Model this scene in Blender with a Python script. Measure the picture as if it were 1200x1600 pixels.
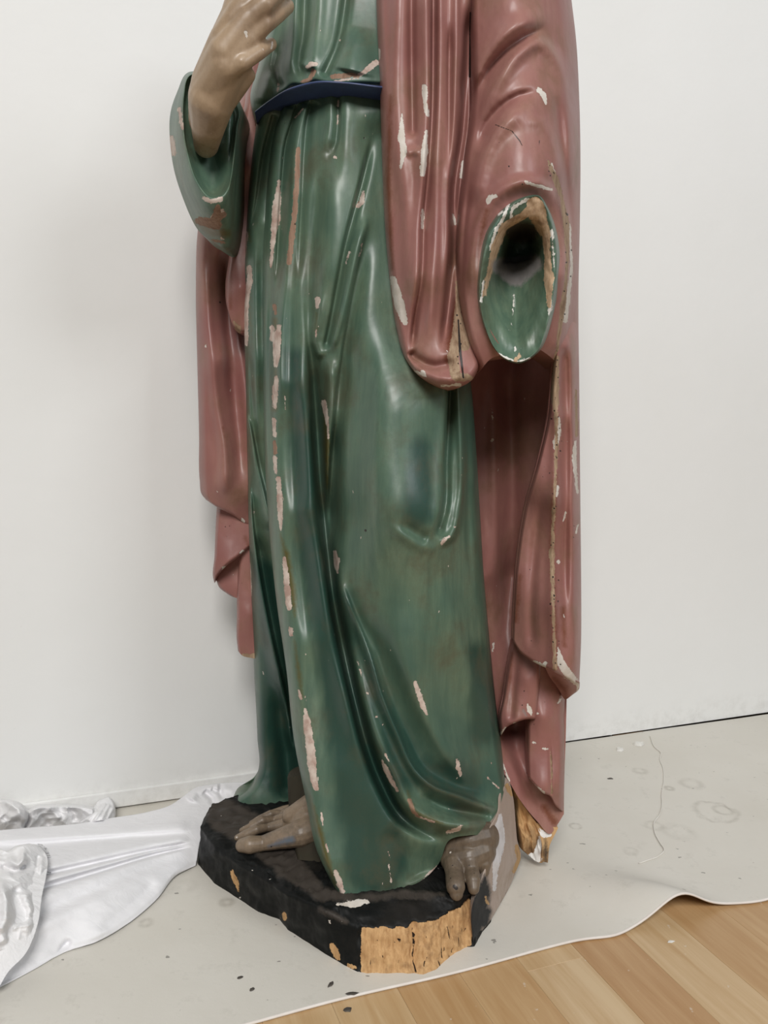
import bpy, bmesh, math, random
import numpy as np
from mathutils import Vector, Matrix

for o in list(bpy.data.objects):
    bpy.data.objects.remove(o, do_unlink=True)
random.seed(7)
rng = np.random.default_rng(7)
scene = bpy.context.scene
COL = scene.collection

# ------------------------------------------------------------------ camera
FPX = 1237.0                      # focal length in pixels of the 1200x1600 frame
CAMZ = 0.60
ROT = np.array([[0.99976518, -0.02167005, 0.0],
                [0.00246682, 0.11380892, -0.99349959],
                [0.02152919, 0.9932663, 0.11383565]])
cam_data = bpy.data.cameras.new('camera')
cam_data.sensor_fit = 'VERTICAL'
cam_data.sensor_height = 36.0
cam_data.sensor_width = 27.0
cam_data.lens = 36.0 * FPX / 1600.0
cam_data.clip_start = 0.02
cam = bpy.data.objects.new('camera', cam_data)
COL.objects.link(cam)
m4 = Matrix.Identity(4)
for r in range(3):
    for c in range(3):
        m4[r][c] = ROT[r][c]
m4[2][3] = CAMZ
cam.matrix_world = m4
scene.camera = cam

# ------------------------------------------------------------------ light
world = bpy.data.worlds.new('world')
scene.world = world
world.use_nodes = True
bg = world.node_tree.nodes['Background']
bg.inputs['Color'].default_value = (0.93, 0.97, 1.0, 1)
bg.inputs['Strength'].default_value = 0.12


def area(name, loc, target, sx, sy, power, color):
    d = bpy.data.lights.new(name, 'AREA')
    d.shape = 'RECTANGLE'
    d.size = sx
    d.size_y = sy
    d.energy = power
    d.color = color
    o = bpy.data.objects.new(name, d)
    COL.objects.link(o)
    o.location = loc
    o.rotation_euler = (Vector(target) - Vector(loc)).to_track_quat('-Z', 'Y').to_euler()
    return o


area('window_light', (-0.15, -2.2, 3.1), (0.05, 1.2, 0.6), 1.5, 1.3, 128, (1.0, 0.985, 0.96))
area('fill_light_right', (2.3, -0.9, 2.2), (0.3, 1.3, 0.4), 1.1, 1.2, 31, (0.93, 0.97, 1.0))  # unseen fill, added to brighten the lower right wall and sheet

vs = scene.view_settings
vs.view_transform = 'Standard'
vs.look = 'None'
vs.gamma = 1.0
vs.use_curve_mapping = False
vs.exposure = 0.0


# ------------------------------------------------------------------ geometry helpers
def rays(px, py):
    v = np.stack([px - 600.0, 800.0 - py, np.full_like(px, -FPX)], -1)
    return v @ ROT.T


def at(px, py, D):
    """world point at forward distance D that the photograph shows at (px, py)"""
    px, py, D = np.broadcast_arrays(np.asarray(px, float), np.asarray(py, float), np.asarray(D, float))
    r = rays(px, py)
    p = r * (D / r[..., 1])[..., None]
    p[..., 2] += CAMZ
    return p


def onz(px, py, z):
    """world point on the level z"""
    px, py, z = np.broadcast_arrays(np.asarray(px, float), np.asarray(py, float), np.asarray(z, float))
    r = rays(px, py)
    p = r * ((z - CAMZ) / r[..., 2])[..., None]
    p[..., 2] += CAMZ
    return p


def Dz(px, py, z):
    return float(onz(px, py, z)[1])


def catmull(pts, t):
    P = np.asarray(pts, float)
    if len(P) == 2:
        return P[0] + (P[1] - P[0]) * t[:, None]
    d = np.r_[0, np.cumsum(np.sqrt(((P[1:, :2] - P[:-1, :2]) ** 2).sum(1)))]
    d /= d[-1]
    m = np.empty_like(P)
    m[1:-1] = ((P[2:] - P[1:-1]) / (d[2:] - d[1:-1])[:, None] * (d[1:-1] - d[:-2])[:, None]
               + (P[1:-1] - P[:-2]) / (d[1:-1] - d[:-2])[:, None] * (d[2:] - d[1:-1])[:, None]) / (d[2:] - d[:-2])[:, None]
    m[0] = (P[1] - P[0]) / (d[1] - d[0])
    m[-1] = (P[-1] - P[-2]) / (d[-1] - d[-2])
    k = np.clip(np.searchsorted(d, t, side='right') - 1, 0, len(P) - 2)
    h = (d[k + 1] - d[k])
    s = ((t - d[k]) / h)[:, None]
    h = h[:, None]
    return ((2 * s ** 3 - 3 * s ** 2 + 1) * P[k] + (s ** 3 - 2 * s ** 2 + s) * h * m[k]
            + (-2 * s ** 3 + 3 * s ** 2) * P[k + 1] + (s ** 3 - s ** 2) * h * m[k + 1])


def rbf(ctrl, x, y):
    c = np.asarray(ctrl, float)
    X = c[:, :2] / 500.0

    def phi(r2):
        return 0.5 * r2 * np.log(r2 + 1e-9)
    n = len(c)
    A = np.zeros((n + 3, n + 3))
    A[:n, :n] = phi(((X[:, None] - X[None]) ** 2).sum(-1)) + np.eye(n) * 2e-4
    A[:n, n] = 1
    A[:n, n + 1:] = X
    A[n:, :n] = A[:n, n:].T
    w = np.linalg.solve(A, np.r_[c[:, 2], 0, 0, 0])
    out = w[n] + w[n + 1] * x / 500.0 + w[n + 2] * y / 500.0
    for i in range(n):
        out = out + w[i] * phi((x / 500.0 - X[i, 0]) ** 2 + (y / 500.0 - X[i, 1]) ** 2)
    return out


def hashn(ix, iy, seed):
    h = (ix.astype(np.int64) * 374761393 + iy.astype(np.int64) * 668265263 + seed * 974711) & 0x7fffffff
    h = ((h ^ (h >> 13)) * 1274126177) & 0x7fffffff
    return ((h ^ (h >> 16)) & 0xffff) / 65535.0


def vnoise(x, y, seed=0):
    ix, iy = np.floor(x), np.floor(y)
    fx, fy = x - ix, y - iy
    fx = fx * fx * (3 - 2 * fx)
    fy = fy * fy * (3 - 2 * fy)
    a = hashn(ix, iy, seed)
    b = hashn(ix + 1, iy, seed)
    c = hashn(ix, iy + 1, seed)
    d = hashn(ix + 1, iy + 1, seed)
    return (a + (b - a) * fx) * (1 - fy) + (c + (d - c) * fx) * fy - 0.5


def fbm(x, y, seed=0, oct=4):
    s = 0
    a = 1.0
    for k in range(oct):
        s = s + a * vnoise(x * 2 ** k, y * 2 ** k, seed + k * 17)
        a *= 0.5
    return s


def polydist(x, y, P):
    """distance to polyline P(n,>=2), signed side, and interpolated extra column 2, path position"""
    best = np.full(x.shape, 1e9)
    side = np.zeros(x.shape)
    val = np.zeros(x.shape)
    pos = np.zeros(x.shape)
    L = np.r_[0, np.cumsum(np.hypot(*(P[1:, :2] - P[:-1, :2]).T))]
    for i in range(len(P) - 1):
        ax, ay = P[i, 0], P[i, 1]
        dx, dy = P[i + 1, 0] - ax, P[i + 1, 1] - ay
        l2 = dx * dx + dy * dy + 1e-9
        t = np.clip(((x - ax) * dx + (y - ay) * dy) / l2, 0, 1)
        qx, qy = x - ax - t * dx, y - ay - t * dy
        d = np.hypot(qx, qy)
        k = d < best
        best = np.where(k, d, best)
        side = np.where(k, dx * (y - ay) - dy * (x - ax), side)
        val = np.where(k, P[i, 2] + (P[i + 1, 2] - P[i, 2]) * t, val)
        pos = np.where(k, (L[i] + t * math.sqrt(l2)) / L[-1], pos)
    return best, side, val, pos


def strokes_disp(x, y, strokes):
    """sum of carved ridges (+) and grooves (-), in metres.
    stroke = (points, amp_mm, width_a, width_b, fade_start, fade_end, mode)
    width_a: image-left of a stroke drawn downwards / below one drawn rightwards"""
    out = np.zeros(x.shape)
    for s in strokes:
        pts, amp, wa, wb = s[:4]
        f0 = s[4] if len(s) > 4 else 0.15
        f1 = s[5] if len(s) > 5 else 0.15
        mode = s[6] if len(s) > 6 else 'g'
        P = np.array([(p[0], p[1], p[2] if len(p) > 2 else 1.0) for p in pts], float)
        L = np.hypot(*(P[1:, :2] - P[:-1, :2]).T).sum()
        P = catmull(P, np.linspace(0, 1, max(3, int(L / 14))))
        pad = 3.2 * max(wa, wb)
        sel = (x > P[:, 0].min() - pad) & (x < P[:, 0].max() + pad) & (y > P[:, 1].min() - pad) & (y < P[:, 1].max() + pad)
        if not sel.any():
            continue
        d, sd, v, pos = polydist(x[sel], y[sel], P)
        w = np.where(sd > 0, wa, wb)
        prof = np.exp(-(d / w) ** 2) if mode == 'g' else np.exp(-np.sqrt((d / w) ** 2 + 0.04) + 0.2)
        fade = np.ones_like(d)
        if f0 > 0:
            q = np.clip(pos / f0, 0, 1)
            fade *= q * q * (3 - 2 * q)
        if f1 > 0:
            q = np.clip((1 - pos) / f1, 0, 1)
            fade *= q * q * (3 - 2 * q)
        out[sel] += amp * 1e-3 * v * prof * fade
    return out


def mask_field(x, y, marks):
    """signed field (px) of brush marks: list of [(x,y,halfwidth)...]; >0 inside"""
    out = np.full(x.shape, -40.0)
    for mk in marks:
        if mk[0] == 'poly':
            Q = np.array(mk[1] + [mk[1][0]], float)
            Q = np.c_[Q[:, :2], np.zeros(len(Q))]
            d = polydist(x, y, Q)[0]
            out = np.maximum(out, np.where(inpoly(x, y, mk[1]), d, -d))
            continue
        P = np.array(mk, float)
        if len(P) == 1:
            P = np.vstack([P, P + [0.01, 0.01, 0]])
        pad = P[:, 2].max() + 24
        sel = (x > P[:, 0].min() - pad) & (x < P[:, 0].max() + pad) & (y > P[:, 1].min() - pad) & (y < P[:, 1].max() + pad)
        if not sel.any():
            continue
        d, sd, v, pos = polydist(x[sel], y[sel], P)
        out[sel] = np.maximum(out[sel], v - d)
    return out


def inpoly(x, y, poly):
    P = np.asarray(poly, float)
    ins = np.zeros(x.shape, bool)
    j = len(P) - 1
    for i in range(len(P)):
        c = ((P[i, 1] > y) != (P[j, 1] > y)) & (x < (P[j, 0] - P[i, 0]) * (y - P[i, 1]) / (P[j, 1] - P[i, 1] + 1e-12) + P[i, 0])
        ins ^= c
        j = i
    return ins


ATTRS = ('gesso', 'wood', 'stain', 'ash', 'hole', 'glaze_shade')


class MB:
    """collects vertices / faces / wear fields and links them as one mesh object"""

    def __init__(self):
        self.v, self.f, self.n = [], [], 0
        self.a = {k: [] for k in ATTRS}

    def add(self, verts, faces, attrs=None):
        verts = np.asarray(verts, float).reshape(-1, 3)
        self.v.append(verts)
        self.f.extend([tuple(int(i) + self.n for i in f) for f in faces])
        for k in ATTRS:
            a = None if attrs is None else attrs.get(k)
            self.a[k].append(np.full(len(verts), -40.0) if a is None else np.asarray(a, float).ravel())
        self.n += len(verts)

    def addgrid(self, V, attrs=None, flip=False, closed_u=False, skip=None):
        nv, nu = V.shape[:2]
        i = np.arange(nv - 1)[:, None]
        cols = nu if closed_u else nu - 1
        j = np.arange(cols)[None]
        j2 = (j + 1) % nu
        q = np.stack([i * nu + j, (i + 1) * nu + j, (i + 1) * nu + j2, i * nu + j2], -1)
        if skip is not None:
            q = q[~skip]
        q = q.reshape(-1, 4)
        if flip:
            q = q[:, ::-1]
        self.add(V, q.tolist(), attrs)

    def build(self, name, mat, parent=None, origin=(0, 0, 0), smooth=True):
        me = bpy.data.meshes.new(name)
        V = np.concatenate(self.v) - np.asarray(origin, float)
        me.from_pydata(V.tolist(), [], self.f)
        for k in ATTRS:
            at_ = me.attributes.new(k, 'FLOAT', 'POINT')
            at_.data.foreach_set('value', np.concatenate(self.a[k]).astype(np.float32))
        me.materials.append(mat)
        if smooth:
            me.polygons.foreach_set('use_smooth', np.ones(len(me.polygons), bool))
        me.update()
        o = bpy.data.objects.new(name, me)
        COL.objects.link(o)
        if parent is not None:
            o.parent = parent
        elif any(origin):
            o.location = origin
        return o


def coons(left, right, top, bottom, nu, nv, uspace='cos'):
    s = np.linspace(0, 1, nu)
    u = 0.5 * (s + 0.5 - 0.5 * np.cos(math.pi * s)) if uspace == 'cos' else s
    v = np.linspace(0, 1, nv)
    Lc, Rc = catmull(left, v), catmull(right, v)
    T, B = catmull(top, u), catmull(bottom, u)
    U, Vv = np.meshgrid(u, v)
    U, Vv = U[..., None], Vv[..., None]
    P = ((1 - U) * Lc[:, None] + U * Rc[:, None] + (1 - Vv) * T[None] + Vv * B[None]
         - (1 - U) * (1 - Vv) * T[0] - U * (1 - Vv) * T[-1] - (1 - U) * Vv * B[0] - U * Vv * B[-1])
    return P[..., 0], P[..., 1], U[..., 0], Vv[..., 0]


def roll(d, w):
    q = 1 - np.clip(d / max(w, 1e-6), 0, 1)
    return 1 - np.sqrt(np.clip(1 - q * q, 0, 1))


def shell(mb, left, right, top=None, bottom=None, ctrl=(), nu=80, nv=160, strokes=(), marks=None,
          eL=(0, 1), eR=(0, 1), eT=(0, 1), eB=(0, 1), thick=0.05, rough=0.7, seed=1, hole=None, Dfun=None):
    """a closed carved shell: front relief with rounded borders, and its back"""
    top = top or [left[0], right[0]]
    bottom = bottom or [left[-1], right[-1]]
    X, Y, U, V = coons(left, right, top, bottom, nu, nv)
    W = np.hypot(X[:, -1] - X[:, 0], Y[:, -1] - Y[:, 0])[:, None]
    H = np.hypot(X[-1] - X[0], Y[-1] - Y[0])[None]
    D0 = rbf(ctrl, X, Y) if Dfun is None else Dfun(X, Y)
    E = eL[0] * roll(U * W, eL[1]) + eR[0] * roll((1 - U) * W, eR[1]) + eT[0] * roll(V * H, eT[1]) + eB[0] * roll((1 - V) * H, eB[1])
    disp = strokes_disp(X, Y, strokes) + rough * 1e-3 * (fbm(X / 37, Y / 60, seed, 3) * 2 + 0.5 * fbm(X / 9, Y / 14, seed + 5, 2))
    D = D0 + E - disp
    F = at(X, Y, D)
    at_ = {}
    for k in ATTRS:
        at_[k] = mask_field(X, Y, (marks or {}).get(k, ()))
    skip = None
    if hole is not None:
        xc = 0.25 * (X[:-1, :-1] + X[1:, :-1] + X[:-1, 1:] + X[1:, 1:])
        yc = 0.25 * (Y[:-1, :-1] + Y[1:, :-1] + Y[:-1, 1:] + Y[1:, 1:])
        skip = inpoly(xc, yc, hole)
    mb.addgrid(F, at_, skip=skip)
    # back: same outline pushed straight back
    Bk = at(X, Y, D0 + np.maximum(E, 0))
    full = np.sqrt(np.clip(1 - (2 * U - 1) ** 4, 0, 1))
    Bk[..., 1] += thick * (0.35 + 0.65 * full)
    mb.addgrid(Bk, None, flip=True, skip=skip)
    # rim
    def strip(a, b, flip):
        G = np.stack([a, b])
        mb.addgrid(G, None, flip=flip)
    strip(F[0], Bk[0], True)
    strip(F[-1], Bk[-1], False)
    strip(F[:, 0], Bk[:, 0], False)
    strip(F[:, -1], Bk[:, -1], True)
    return X, Y, D


def ringsurf(mb, rings, n=160, sub=8, marks=None, back=None, rough=0.5, seed=3, strokes=()):
    """closed surface through matching key rings [(px,py,D)...], outermost first"""
    K = []
    for r in rings:
        r = np.array(r, float)
        rr = np.vstack([r[-2:], r, r[:3]])
        m = len(r)
        t = np.linspace(0, m, n, endpoint=False)
        i = np.floor(t).astype(int)
        f = (t - i)[:, None]
        p0, p1, p2, p3 = rr[i + 1], rr[i + 2], rr[i + 3], rr[i + 4 if False else np.minimum(i + 4, len(rr) - 1)]
        K.append(0.5 * ((2 * p1) + (-p0 + p2) * f + (2 * p0 - 5 * p1 + 4 * p2 - p3) * f * f + (-p0 + 3 * p1 - 3 * p2 + p3) * f ** 3))
    K = np.array(K)
    R = K.shape[0]
    ts = np.linspace(0, R - 1, (R - 1) * sub + 1)
    out = []
    for t in ts:
        i = min(int(t), R - 2)
        f = t - i
        p0, p1, p2, p3 = K[max(i - 1, 0)], K[i], K[i + 1], K[min(i + 2, R - 1)]
        out.append(0.5 * ((2 * p1) + (-p0 + p2) * f + (2 * p0 - 5 * p1 + 4 * p2 - p3) * f * f + (-p0 + 3 * p1 - 3 * p2 + p3) * f ** 3))
    G = np.array(out)
    X, Y, D = G[..., 0], G[..., 1], G[..., 2]
    D = D - rough * 1e-3 * fbm(X / 12, Y / 14, seed, 3) * 2 - strokes_disp(X, Y, strokes)
    at_ = {k: mask_field(X, Y, (marks or {}).get(k, ())) for k in ATTRS}
    F = at(X, Y, D)
    # rings are listed clockwise in the picture, outer to inner
    mb.addgrid(F, at_, closed_u=True, flip=True)
    if back:
        B0 = F[0].copy()
        B0[:, 1] += back
        c = B0.mean(0)
        B1 = c + (B0 - c) * 0.6
        B1[:, 1] += back * 0.5
        B2 = np.repeat(c[None], len(B0), 0)
        B2[:, 1] += back * 0.6
        mb.addgrid(np.stack([B2, B1, B0, F[0]]), None, closed_u=True, flip=True)


# ------------------------------------------------------------------ materials
def newmat(name):
    m = bpy.data.materials.new(name)
    m.use_nodes = True
    nt = m.node_tree
    return m, nt, nt.nodes['Principled BSDF']


class NT:
    def __init__(self, nt):
        self.nt = nt
        self.tc = nt.nodes.new('ShaderNodeTexCoord')

    def link(self, a, b):
        self.nt.links.new(a, b)

    def mapping(self, scale=(1, 1, 1), rot=(0, 0, 0)):
        n = self.nt.nodes.new('ShaderNodeMapping')
        n.inputs['Scale'].default_value = scale
        n.inputs['Rotation'].default_value = rot
        self.link(self.tc.outputs['Object'], n.inputs['Vector'])
        return n.outputs[0]

    def noise(self, scale, detail=4, rough=0.55, vec=None, dist=0.0):
        n = self.nt.nodes.new('ShaderNodeTexNoise')
        n.inputs['Scale'].default_value = scale
        n.inputs['Detail'].default_value = detail
        n.inputs['Roughness'].default_value = rough
        n.inputs['Distortion'].default_value = dist
        self.link(vec if vec is not None else self.tc.outputs['Object'], n.inputs['Vector'])
        return n.outputs['Fac']

    def ramp(self, fac, stops):
        n = self.nt.nodes.new('ShaderNodeValToRGB')
        el = n.color_ramp.elements
        while len(el) < len(stops):
            el.new(0.5)
        for e, (p, c) in zip(el, stops):
            e.position = p
            e.color = (*c, 1) if len(c) == 3 else c
        self.link(fac, n.inputs[0])
        return n.outputs[0]

    def mrange(self, fac, a, b, c=0.0, d=1.0, smooth=False):
        n = self.nt.nodes.new('ShaderNodeMapRange')
        n.interpolation_type = 'SMOOTHSTEP' if smooth else 'LINEAR'
        n.inputs[1].default_value = a
        n.inputs[2].default_value = b
        n.inputs[3].default_value = c
        n.inputs[4].default_value = d
        self.link(fac, n.inputs[0])
        return n.outputs[0]

    def mix(self, fac, a, b, mode='MIX'):
        n = self.nt.nodes.new('ShaderNodeMix')
        n.data_type = 'RGBA'
        n.blend_type = mode
        for sock, v in ((n.inputs[0], fac), (n.inputs[6], a), (n.inputs[7], b)):
            if hasattr(v, 'is_linked') or hasattr(v, 'links'):
                self.link(v, sock)
            elif isinstance(v, (int, float)):
                sock.default_value = v
            else:
                sock.default_value = (*v, 1)
        return n.outputs[2]

    def math(self, op, a, b=0.0):
        n = self.nt.nodes.new('ShaderNodeMath')
        n.operation = op
        for sock, v in ((n.inputs[0], a), (n.inputs[1], b)):
            if isinstance(v, (int, float)):
                sock.default_value = v
            else:
                self.link(v, sock)
        return n.outputs[0]

    def attr(self, name):
        n = self.nt.nodes.new('ShaderNodeAttribute')
        n.attribute_name = name
        return n.outputs['Fac']

    def bump(self, height, strength=0.3, dist=0.001, normal=None):
        n = self.nt.nodes.new('ShaderNodeBump')
        n.inputs['Strength'].default_value = strength
        n.inputs['Distance'].default_value = dist
        self.link(height, n.inputs['Height'])
        if normal is not None:
            self.link(normal, n.inputs['Normal'])
        return n.outputs[0]


GESSO = ((0.56, 0.50, 0.43), (0.66, 0.61, 0.55))
GESSO_PINK = ((0.40, 0.27, 0.22), (0.62, 0.52, 0.45))
TAN = ((0.30, 0.15, 0.06), (0.58, 0.34, 0.15))


def paint(name, cols, gesso=GESSO, wood=TAN, stain=(0.10, 0.075, 0.012), rough=(0.40, 0.47), grime=(0.10, 0.075, 0.05),
          grime_amt=0.45, speck=0.70, streak=18, ash=(0.22, 0.20, 0.19), coat=0.2, stain_amt=0.85, glaze_shade=None, spec=0.5, ragged=1.0, dull_stain=False):
    """aged oil paint on gesso on carved wood; the wear fields say where each layer lies bare"""
    m, nt, bs = newmat(name)
    n = NT(nt)
    sv = n.mapping((streak, streak, 2.2))
    st = n.noise(6, 5, 0.6, sv)
    big = n.noise(7.5, 3, 0.55)
    col = n.ramp(big, [(0.32, cols[0]), (0.5, cols[1]), (0.68, cols[2])])
    col = n.mix(n.mrange(st, 0.35, 0.7, 0, 0.6), col, cols[0])
    if glaze_shade is not None:  # dark teal glaze of the robe, also painted shade on its left side
        gl = n.math('ADD', n.attr('glaze_shade'), n.math('MULTIPLY', n.math('SUBTRACT', n.noise(9, 4, 0.6, n.mapping((2.5, 2.5, 0.7))), 0.5), 60.0))
        col = n.mix(n.mrange(gl, -14, 14, 0, 0.9, True), col, glaze_shade)
    gr = n.noise(15, 6, 0.65)
    col = n.mix(n.mrange(gr, 0.47, 0.72, 0, grime_amt, True), col, grime)
    fine = n.noise(420, 2, 0.5)
    col = n.mix(n.mrange(fine, 0.3, 0.7, 0.0, 0.10), col, grime)
    # wear masks
    rag = n.noise(330, 3, 0.6)
    rag2 = n.noise(90, 3, 0.6)
    off = n.math('ADD', n.math('MULTIPLY', n.math('SUBTRACT', rag, 0.5), 5.0), n.math('MULTIPLY', n.math('SUBTRACT', rag2, 0.5), 6.0))

    def mask(a, soft=0.5, k=1.0):
        v = n.math('ADD', n.attr(a), n.math('MULTIPLY', off, k * ragged))
        return n.mrange(v, 0.0, soft, 0, 1)
    ms = n.math('MULTIPLY', mask('stain', 7.0, 1.2), stain_amt)
    col = n.mix(ms, col, stain)
    mw = mask('wood')
    grain = n.noise(26, 6, 0.7, n.mapping((9, 9, 0.8)))
    wcol = n.ramp(grain, [(0.3, wood[0]), (0.62, wood[1])])
    wcol = n.mix(n.mrange(n.noise(60, 4, 0.6), 0.52, 0.7, 0, 0.55), wcol, (0.12, 0.06, 0.03))
    mg = mask('gesso')
    gcol = n.ramp(n.noise(75, 4, 0.6), [(0.35, gesso[0]), (0.6, gesso[1])])
    col = n.mix(mg, col, gcol)
    sp = n.noise(150, 2, 0.5, n.mapping((1, 1, 0.55)))
    msp = n.mrange(sp, speck + 0.075, speck + 0.085, 0, 0.8)
    col = n.mix(msp, col, gesso[1])
    col = n.mix(mw, col, wcol)
    ma = n.math('MULTIPLY', mask('ash', 6.0), 1.0)
    col = n.mix(ma, col, ash)
    mh = mask('hole', 0.4, 0.15)
    col = n.mix(mh, col, (0.02, 0.013, 0.01))
    nt.links.new(col, bs.inputs['Base Color'])
    bare = n.math('MAXIMUM', n.math('MAXIMUM', mg, mw), ma)
    if dull_stain:
        bare = n.math('MAXIMUM', bare, ms)
    rg = n.mrange(n.noise(40, 4, 0.6), 0.3, 0.7, rough[0], rough[1])
    rgh = n.mix(bare, rg, (0.85, 0.85, 0.85))
    nt.links.new(rgh, bs.inputs['Roughness'])
    bs.inputs['Specular IOR Level'].default_value = spec
    cw = n.mrange(bare, 0, 1, coat, 0.0)
    nt.links.new(cw, bs.inputs['Coat Weight'])
    bs.inputs['Coat Roughness'].default_value = 0.27
    h = n.math('SUBTRACT', n.math('MULTIPLY', n.noise(160, 4, 0.6), 0.25), n.math('MULTIPLY', bare, 0.9))
    h = n.math('SUBTRACT', h, n.math('MULTIPLY', mh, 1.5))
    h = n.math('ADD', h, n.math('MULTIPLY', n.math('MULTIPLY', grain, mw), 0.8))
    h = n.math('ADD', h, n.math('MULTIPLY', st, 0.25))
    nt.links.new(n.bump(h, 0.55, 0.0009), bs.inputs['Normal'])
    return m


GREENS = [(0.042, 0.094, 0.068), (0.098, 0.163, 0.110), (0.140, 0.200, 0.130)]
M_GREEN = paint('green_paint', GREENS, gesso=GESSO_PINK, glaze_shade=(0.013, 0.052, 0.039), coat=0.2, wood=((0.20, 0.11, 0.07), (0.33, 0.21, 0.145)),
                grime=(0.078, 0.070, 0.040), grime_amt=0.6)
M_CUFF = paint('cuff_paint', GREENS, gesso=((0.66, 0.63, 0.57), (0.76, 0.73, 0.68)), wood=((0.36, 0.22, 0.12), (0.60, 0.43, 0.28)),
               grime=(0.078, 0.070, 0.040), stain=(0.050, 0.028, 0.017), ash=(0.27, 0.25, 0.24), ragged=1.3, dull_stain=True)
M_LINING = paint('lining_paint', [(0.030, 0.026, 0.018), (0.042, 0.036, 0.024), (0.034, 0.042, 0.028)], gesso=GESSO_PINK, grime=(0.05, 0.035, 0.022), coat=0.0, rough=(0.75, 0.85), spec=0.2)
M_PINK = paint('rose_paint', [(0.275, 0.112, 0.100), (0.335, 0.155, 0.130), (0.370, 0.195, 0.152)],
               grime=(0.22, 0.112, 0.070), grime_amt=0.75, wood=((0.20, 0.115, 0.065), (0.40, 0.285, 0.185)), stain=(0.16, 0.045, 0.018), rough=(0.42, 0.5), coat=0.10)
M_BLUE = paint('blue_paint', [(0.026, 0.044, 0.120), (0.036, 0.062, 0.165), (0.045, 0.075, 0.185)], grime=(0.02, 0.02, 0.03), speck=0.9)
M_FLESH = paint('flesh_paint', [(0.34, 0.235, 0.145), (0.41, 0.29, 0.185), (0.45, 0.32, 0.225)], grime=(0.17, 0.105, 0.055),
                grime_amt=0.6, speck=0.7, streak=40, rough=(0.35, 0.6))
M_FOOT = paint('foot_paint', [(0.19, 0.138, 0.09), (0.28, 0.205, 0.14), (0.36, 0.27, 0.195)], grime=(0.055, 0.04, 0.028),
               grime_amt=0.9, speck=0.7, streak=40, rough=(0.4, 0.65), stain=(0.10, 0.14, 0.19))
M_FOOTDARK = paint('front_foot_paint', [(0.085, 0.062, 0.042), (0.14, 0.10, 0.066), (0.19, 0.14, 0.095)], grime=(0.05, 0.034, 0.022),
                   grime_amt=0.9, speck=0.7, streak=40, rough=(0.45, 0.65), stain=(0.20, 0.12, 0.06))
M_BLACK = paint('black_paint', [(0.004, 0.005, 0.005), (0.006, 0.007, 0.007), (0.011, 0.010, 0.0095)], grime=(0.04, 0.034, 0.028),
                grime_amt=0.3, speck=0.685, rough=(0.35, 0.7), wood=((0.40, 0.22, 0.095), (0.64, 0.40, 0.195)), coat=0.0, spec=0.16, stain=(0.064, 0.053, 0.044), ash=(0.24, 0.17, 0.14))
M_WOODBREAK = paint('broken_wood', [(0.45, 0.25, 0.10), (0.56, 0.33, 0.14), (0.62, 0.40, 0.20)], grime=(0.15, 0.07, 0.025),
                    grime_amt=0.9, rough=(0.8, 0.95), coat=0.0, speck=0.9, gesso=((0.78, 0.76, 0.73), (0.85, 0.84, 0.82)), stain_amt=1.0, stain=(0.012, 0.012, 0.012), ash=(0.06, 0.03, 0.02))
M_GESSOBREAK = paint('bare_gesso', [(0.37, 0.285, 0.235), (0.42, 0.335, 0.285), (0.47, 0.39, 0.34)], grime=(0.26, 0.18, 0.11),
                     grime_amt=0.5, rough=(0.6, 0.9), coat=0.0, speck=0.9, gesso=((0.58, 0.56, 0.56), (0.68, 0.66, 0.67)), stain_amt=1.0, stain=(0.012, 0.013, 0.014), wood=((0.33, 0.20, 0.09), (0.48, 0.30, 0.14)))


def simple(name, c1, c2, scale=20, rough=0.6, bump=0.2, bdist=0.001, bscale=80, spec=0.4):
    m, nt, bs = newmat(name)
    n = NT(nt)
    nt.links.new(n.ramp(n.noise(scale, 5, 0.6), [(0.35, c1), (0.65, c2)]), bs.inputs['Base Color'])
    bs.inputs['Roughness'].default_value = rough
    bs.inputs['Specular IOR Level'].default_value = spec
    nt.links.new(n.bump(n.noise(bscale, 4, 0.6), bump, bdist), bs.inputs['Normal'])
    return m


# wall plaster
M_WALL, nt, bs = newmat('wall_paint')
n = NT(nt)
c = n.ramp(n.noise(2.2, 4, 0.6), [(0.3, (0.80, 0.795, 0.775)), (0.7, (0.83, 0.825, 0.81))])
c = n.mix(n.mrange(n.noise(60, 4, 0.7), 0.68, 0.8, 0, 0.25), c, (0.55, 0.53, 0.49))
sepz = nt.nodes.new('ShaderNodeSeparateXYZ')
nt.links.new(n.tc.outputs['Object'], sepz.inputs[0])
low = n.mrange(sepz.outputs[2], 0.0, 0.06, 1, 0)
dirt = n.math('MULTIPLY', low, n.mrange(n.noise(35, 5, 0.7), 0.45, 0.72, 0, 0.4))
c = n.mix(dirt, c, (0.42, 0.40, 0.36))
nt.links.new(c, bs.inputs['Base Color'])
bs.inputs['Roughness'].default_value = 0.75
bs.inputs['Specular IOR Level'].default_value = 0.25
nt.links.new(n.bump(n.math('ADD', n.noise(14, 4, 0.6), n.math('MULTIPLY', n.noise(130, 3, 0.6), 0.12)), 0.25, 0.004), bs.inputs['Normal'])

# protective floor sheet
M_SHEET, nt, bs = newmat('floor_sheet_vinyl')
n = NT(nt)
c = n.ramp(n.noise(3.5, 5, 0.6), [(0.3, (0.62, 0.585, 0.515)), (0.7, (0.70, 0.67, 0.61))])
c = n.mix(n.mrange(n.noise(28, 5, 0.75), 0.56, 0.78, 0, 0.35), c, (0.36, 0.335, 0.275))
vor = nt.nodes.new('ShaderNodeTexNoise')
c = n.mix(n.mrange(n.noise(62, 2, 0.5, n.mapping((1, 1.6, 1))), 0.725, 0.74, 0, 0.7), c, (0.16, 0.15, 0.13))
nt.nodes.remove(vor)


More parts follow.
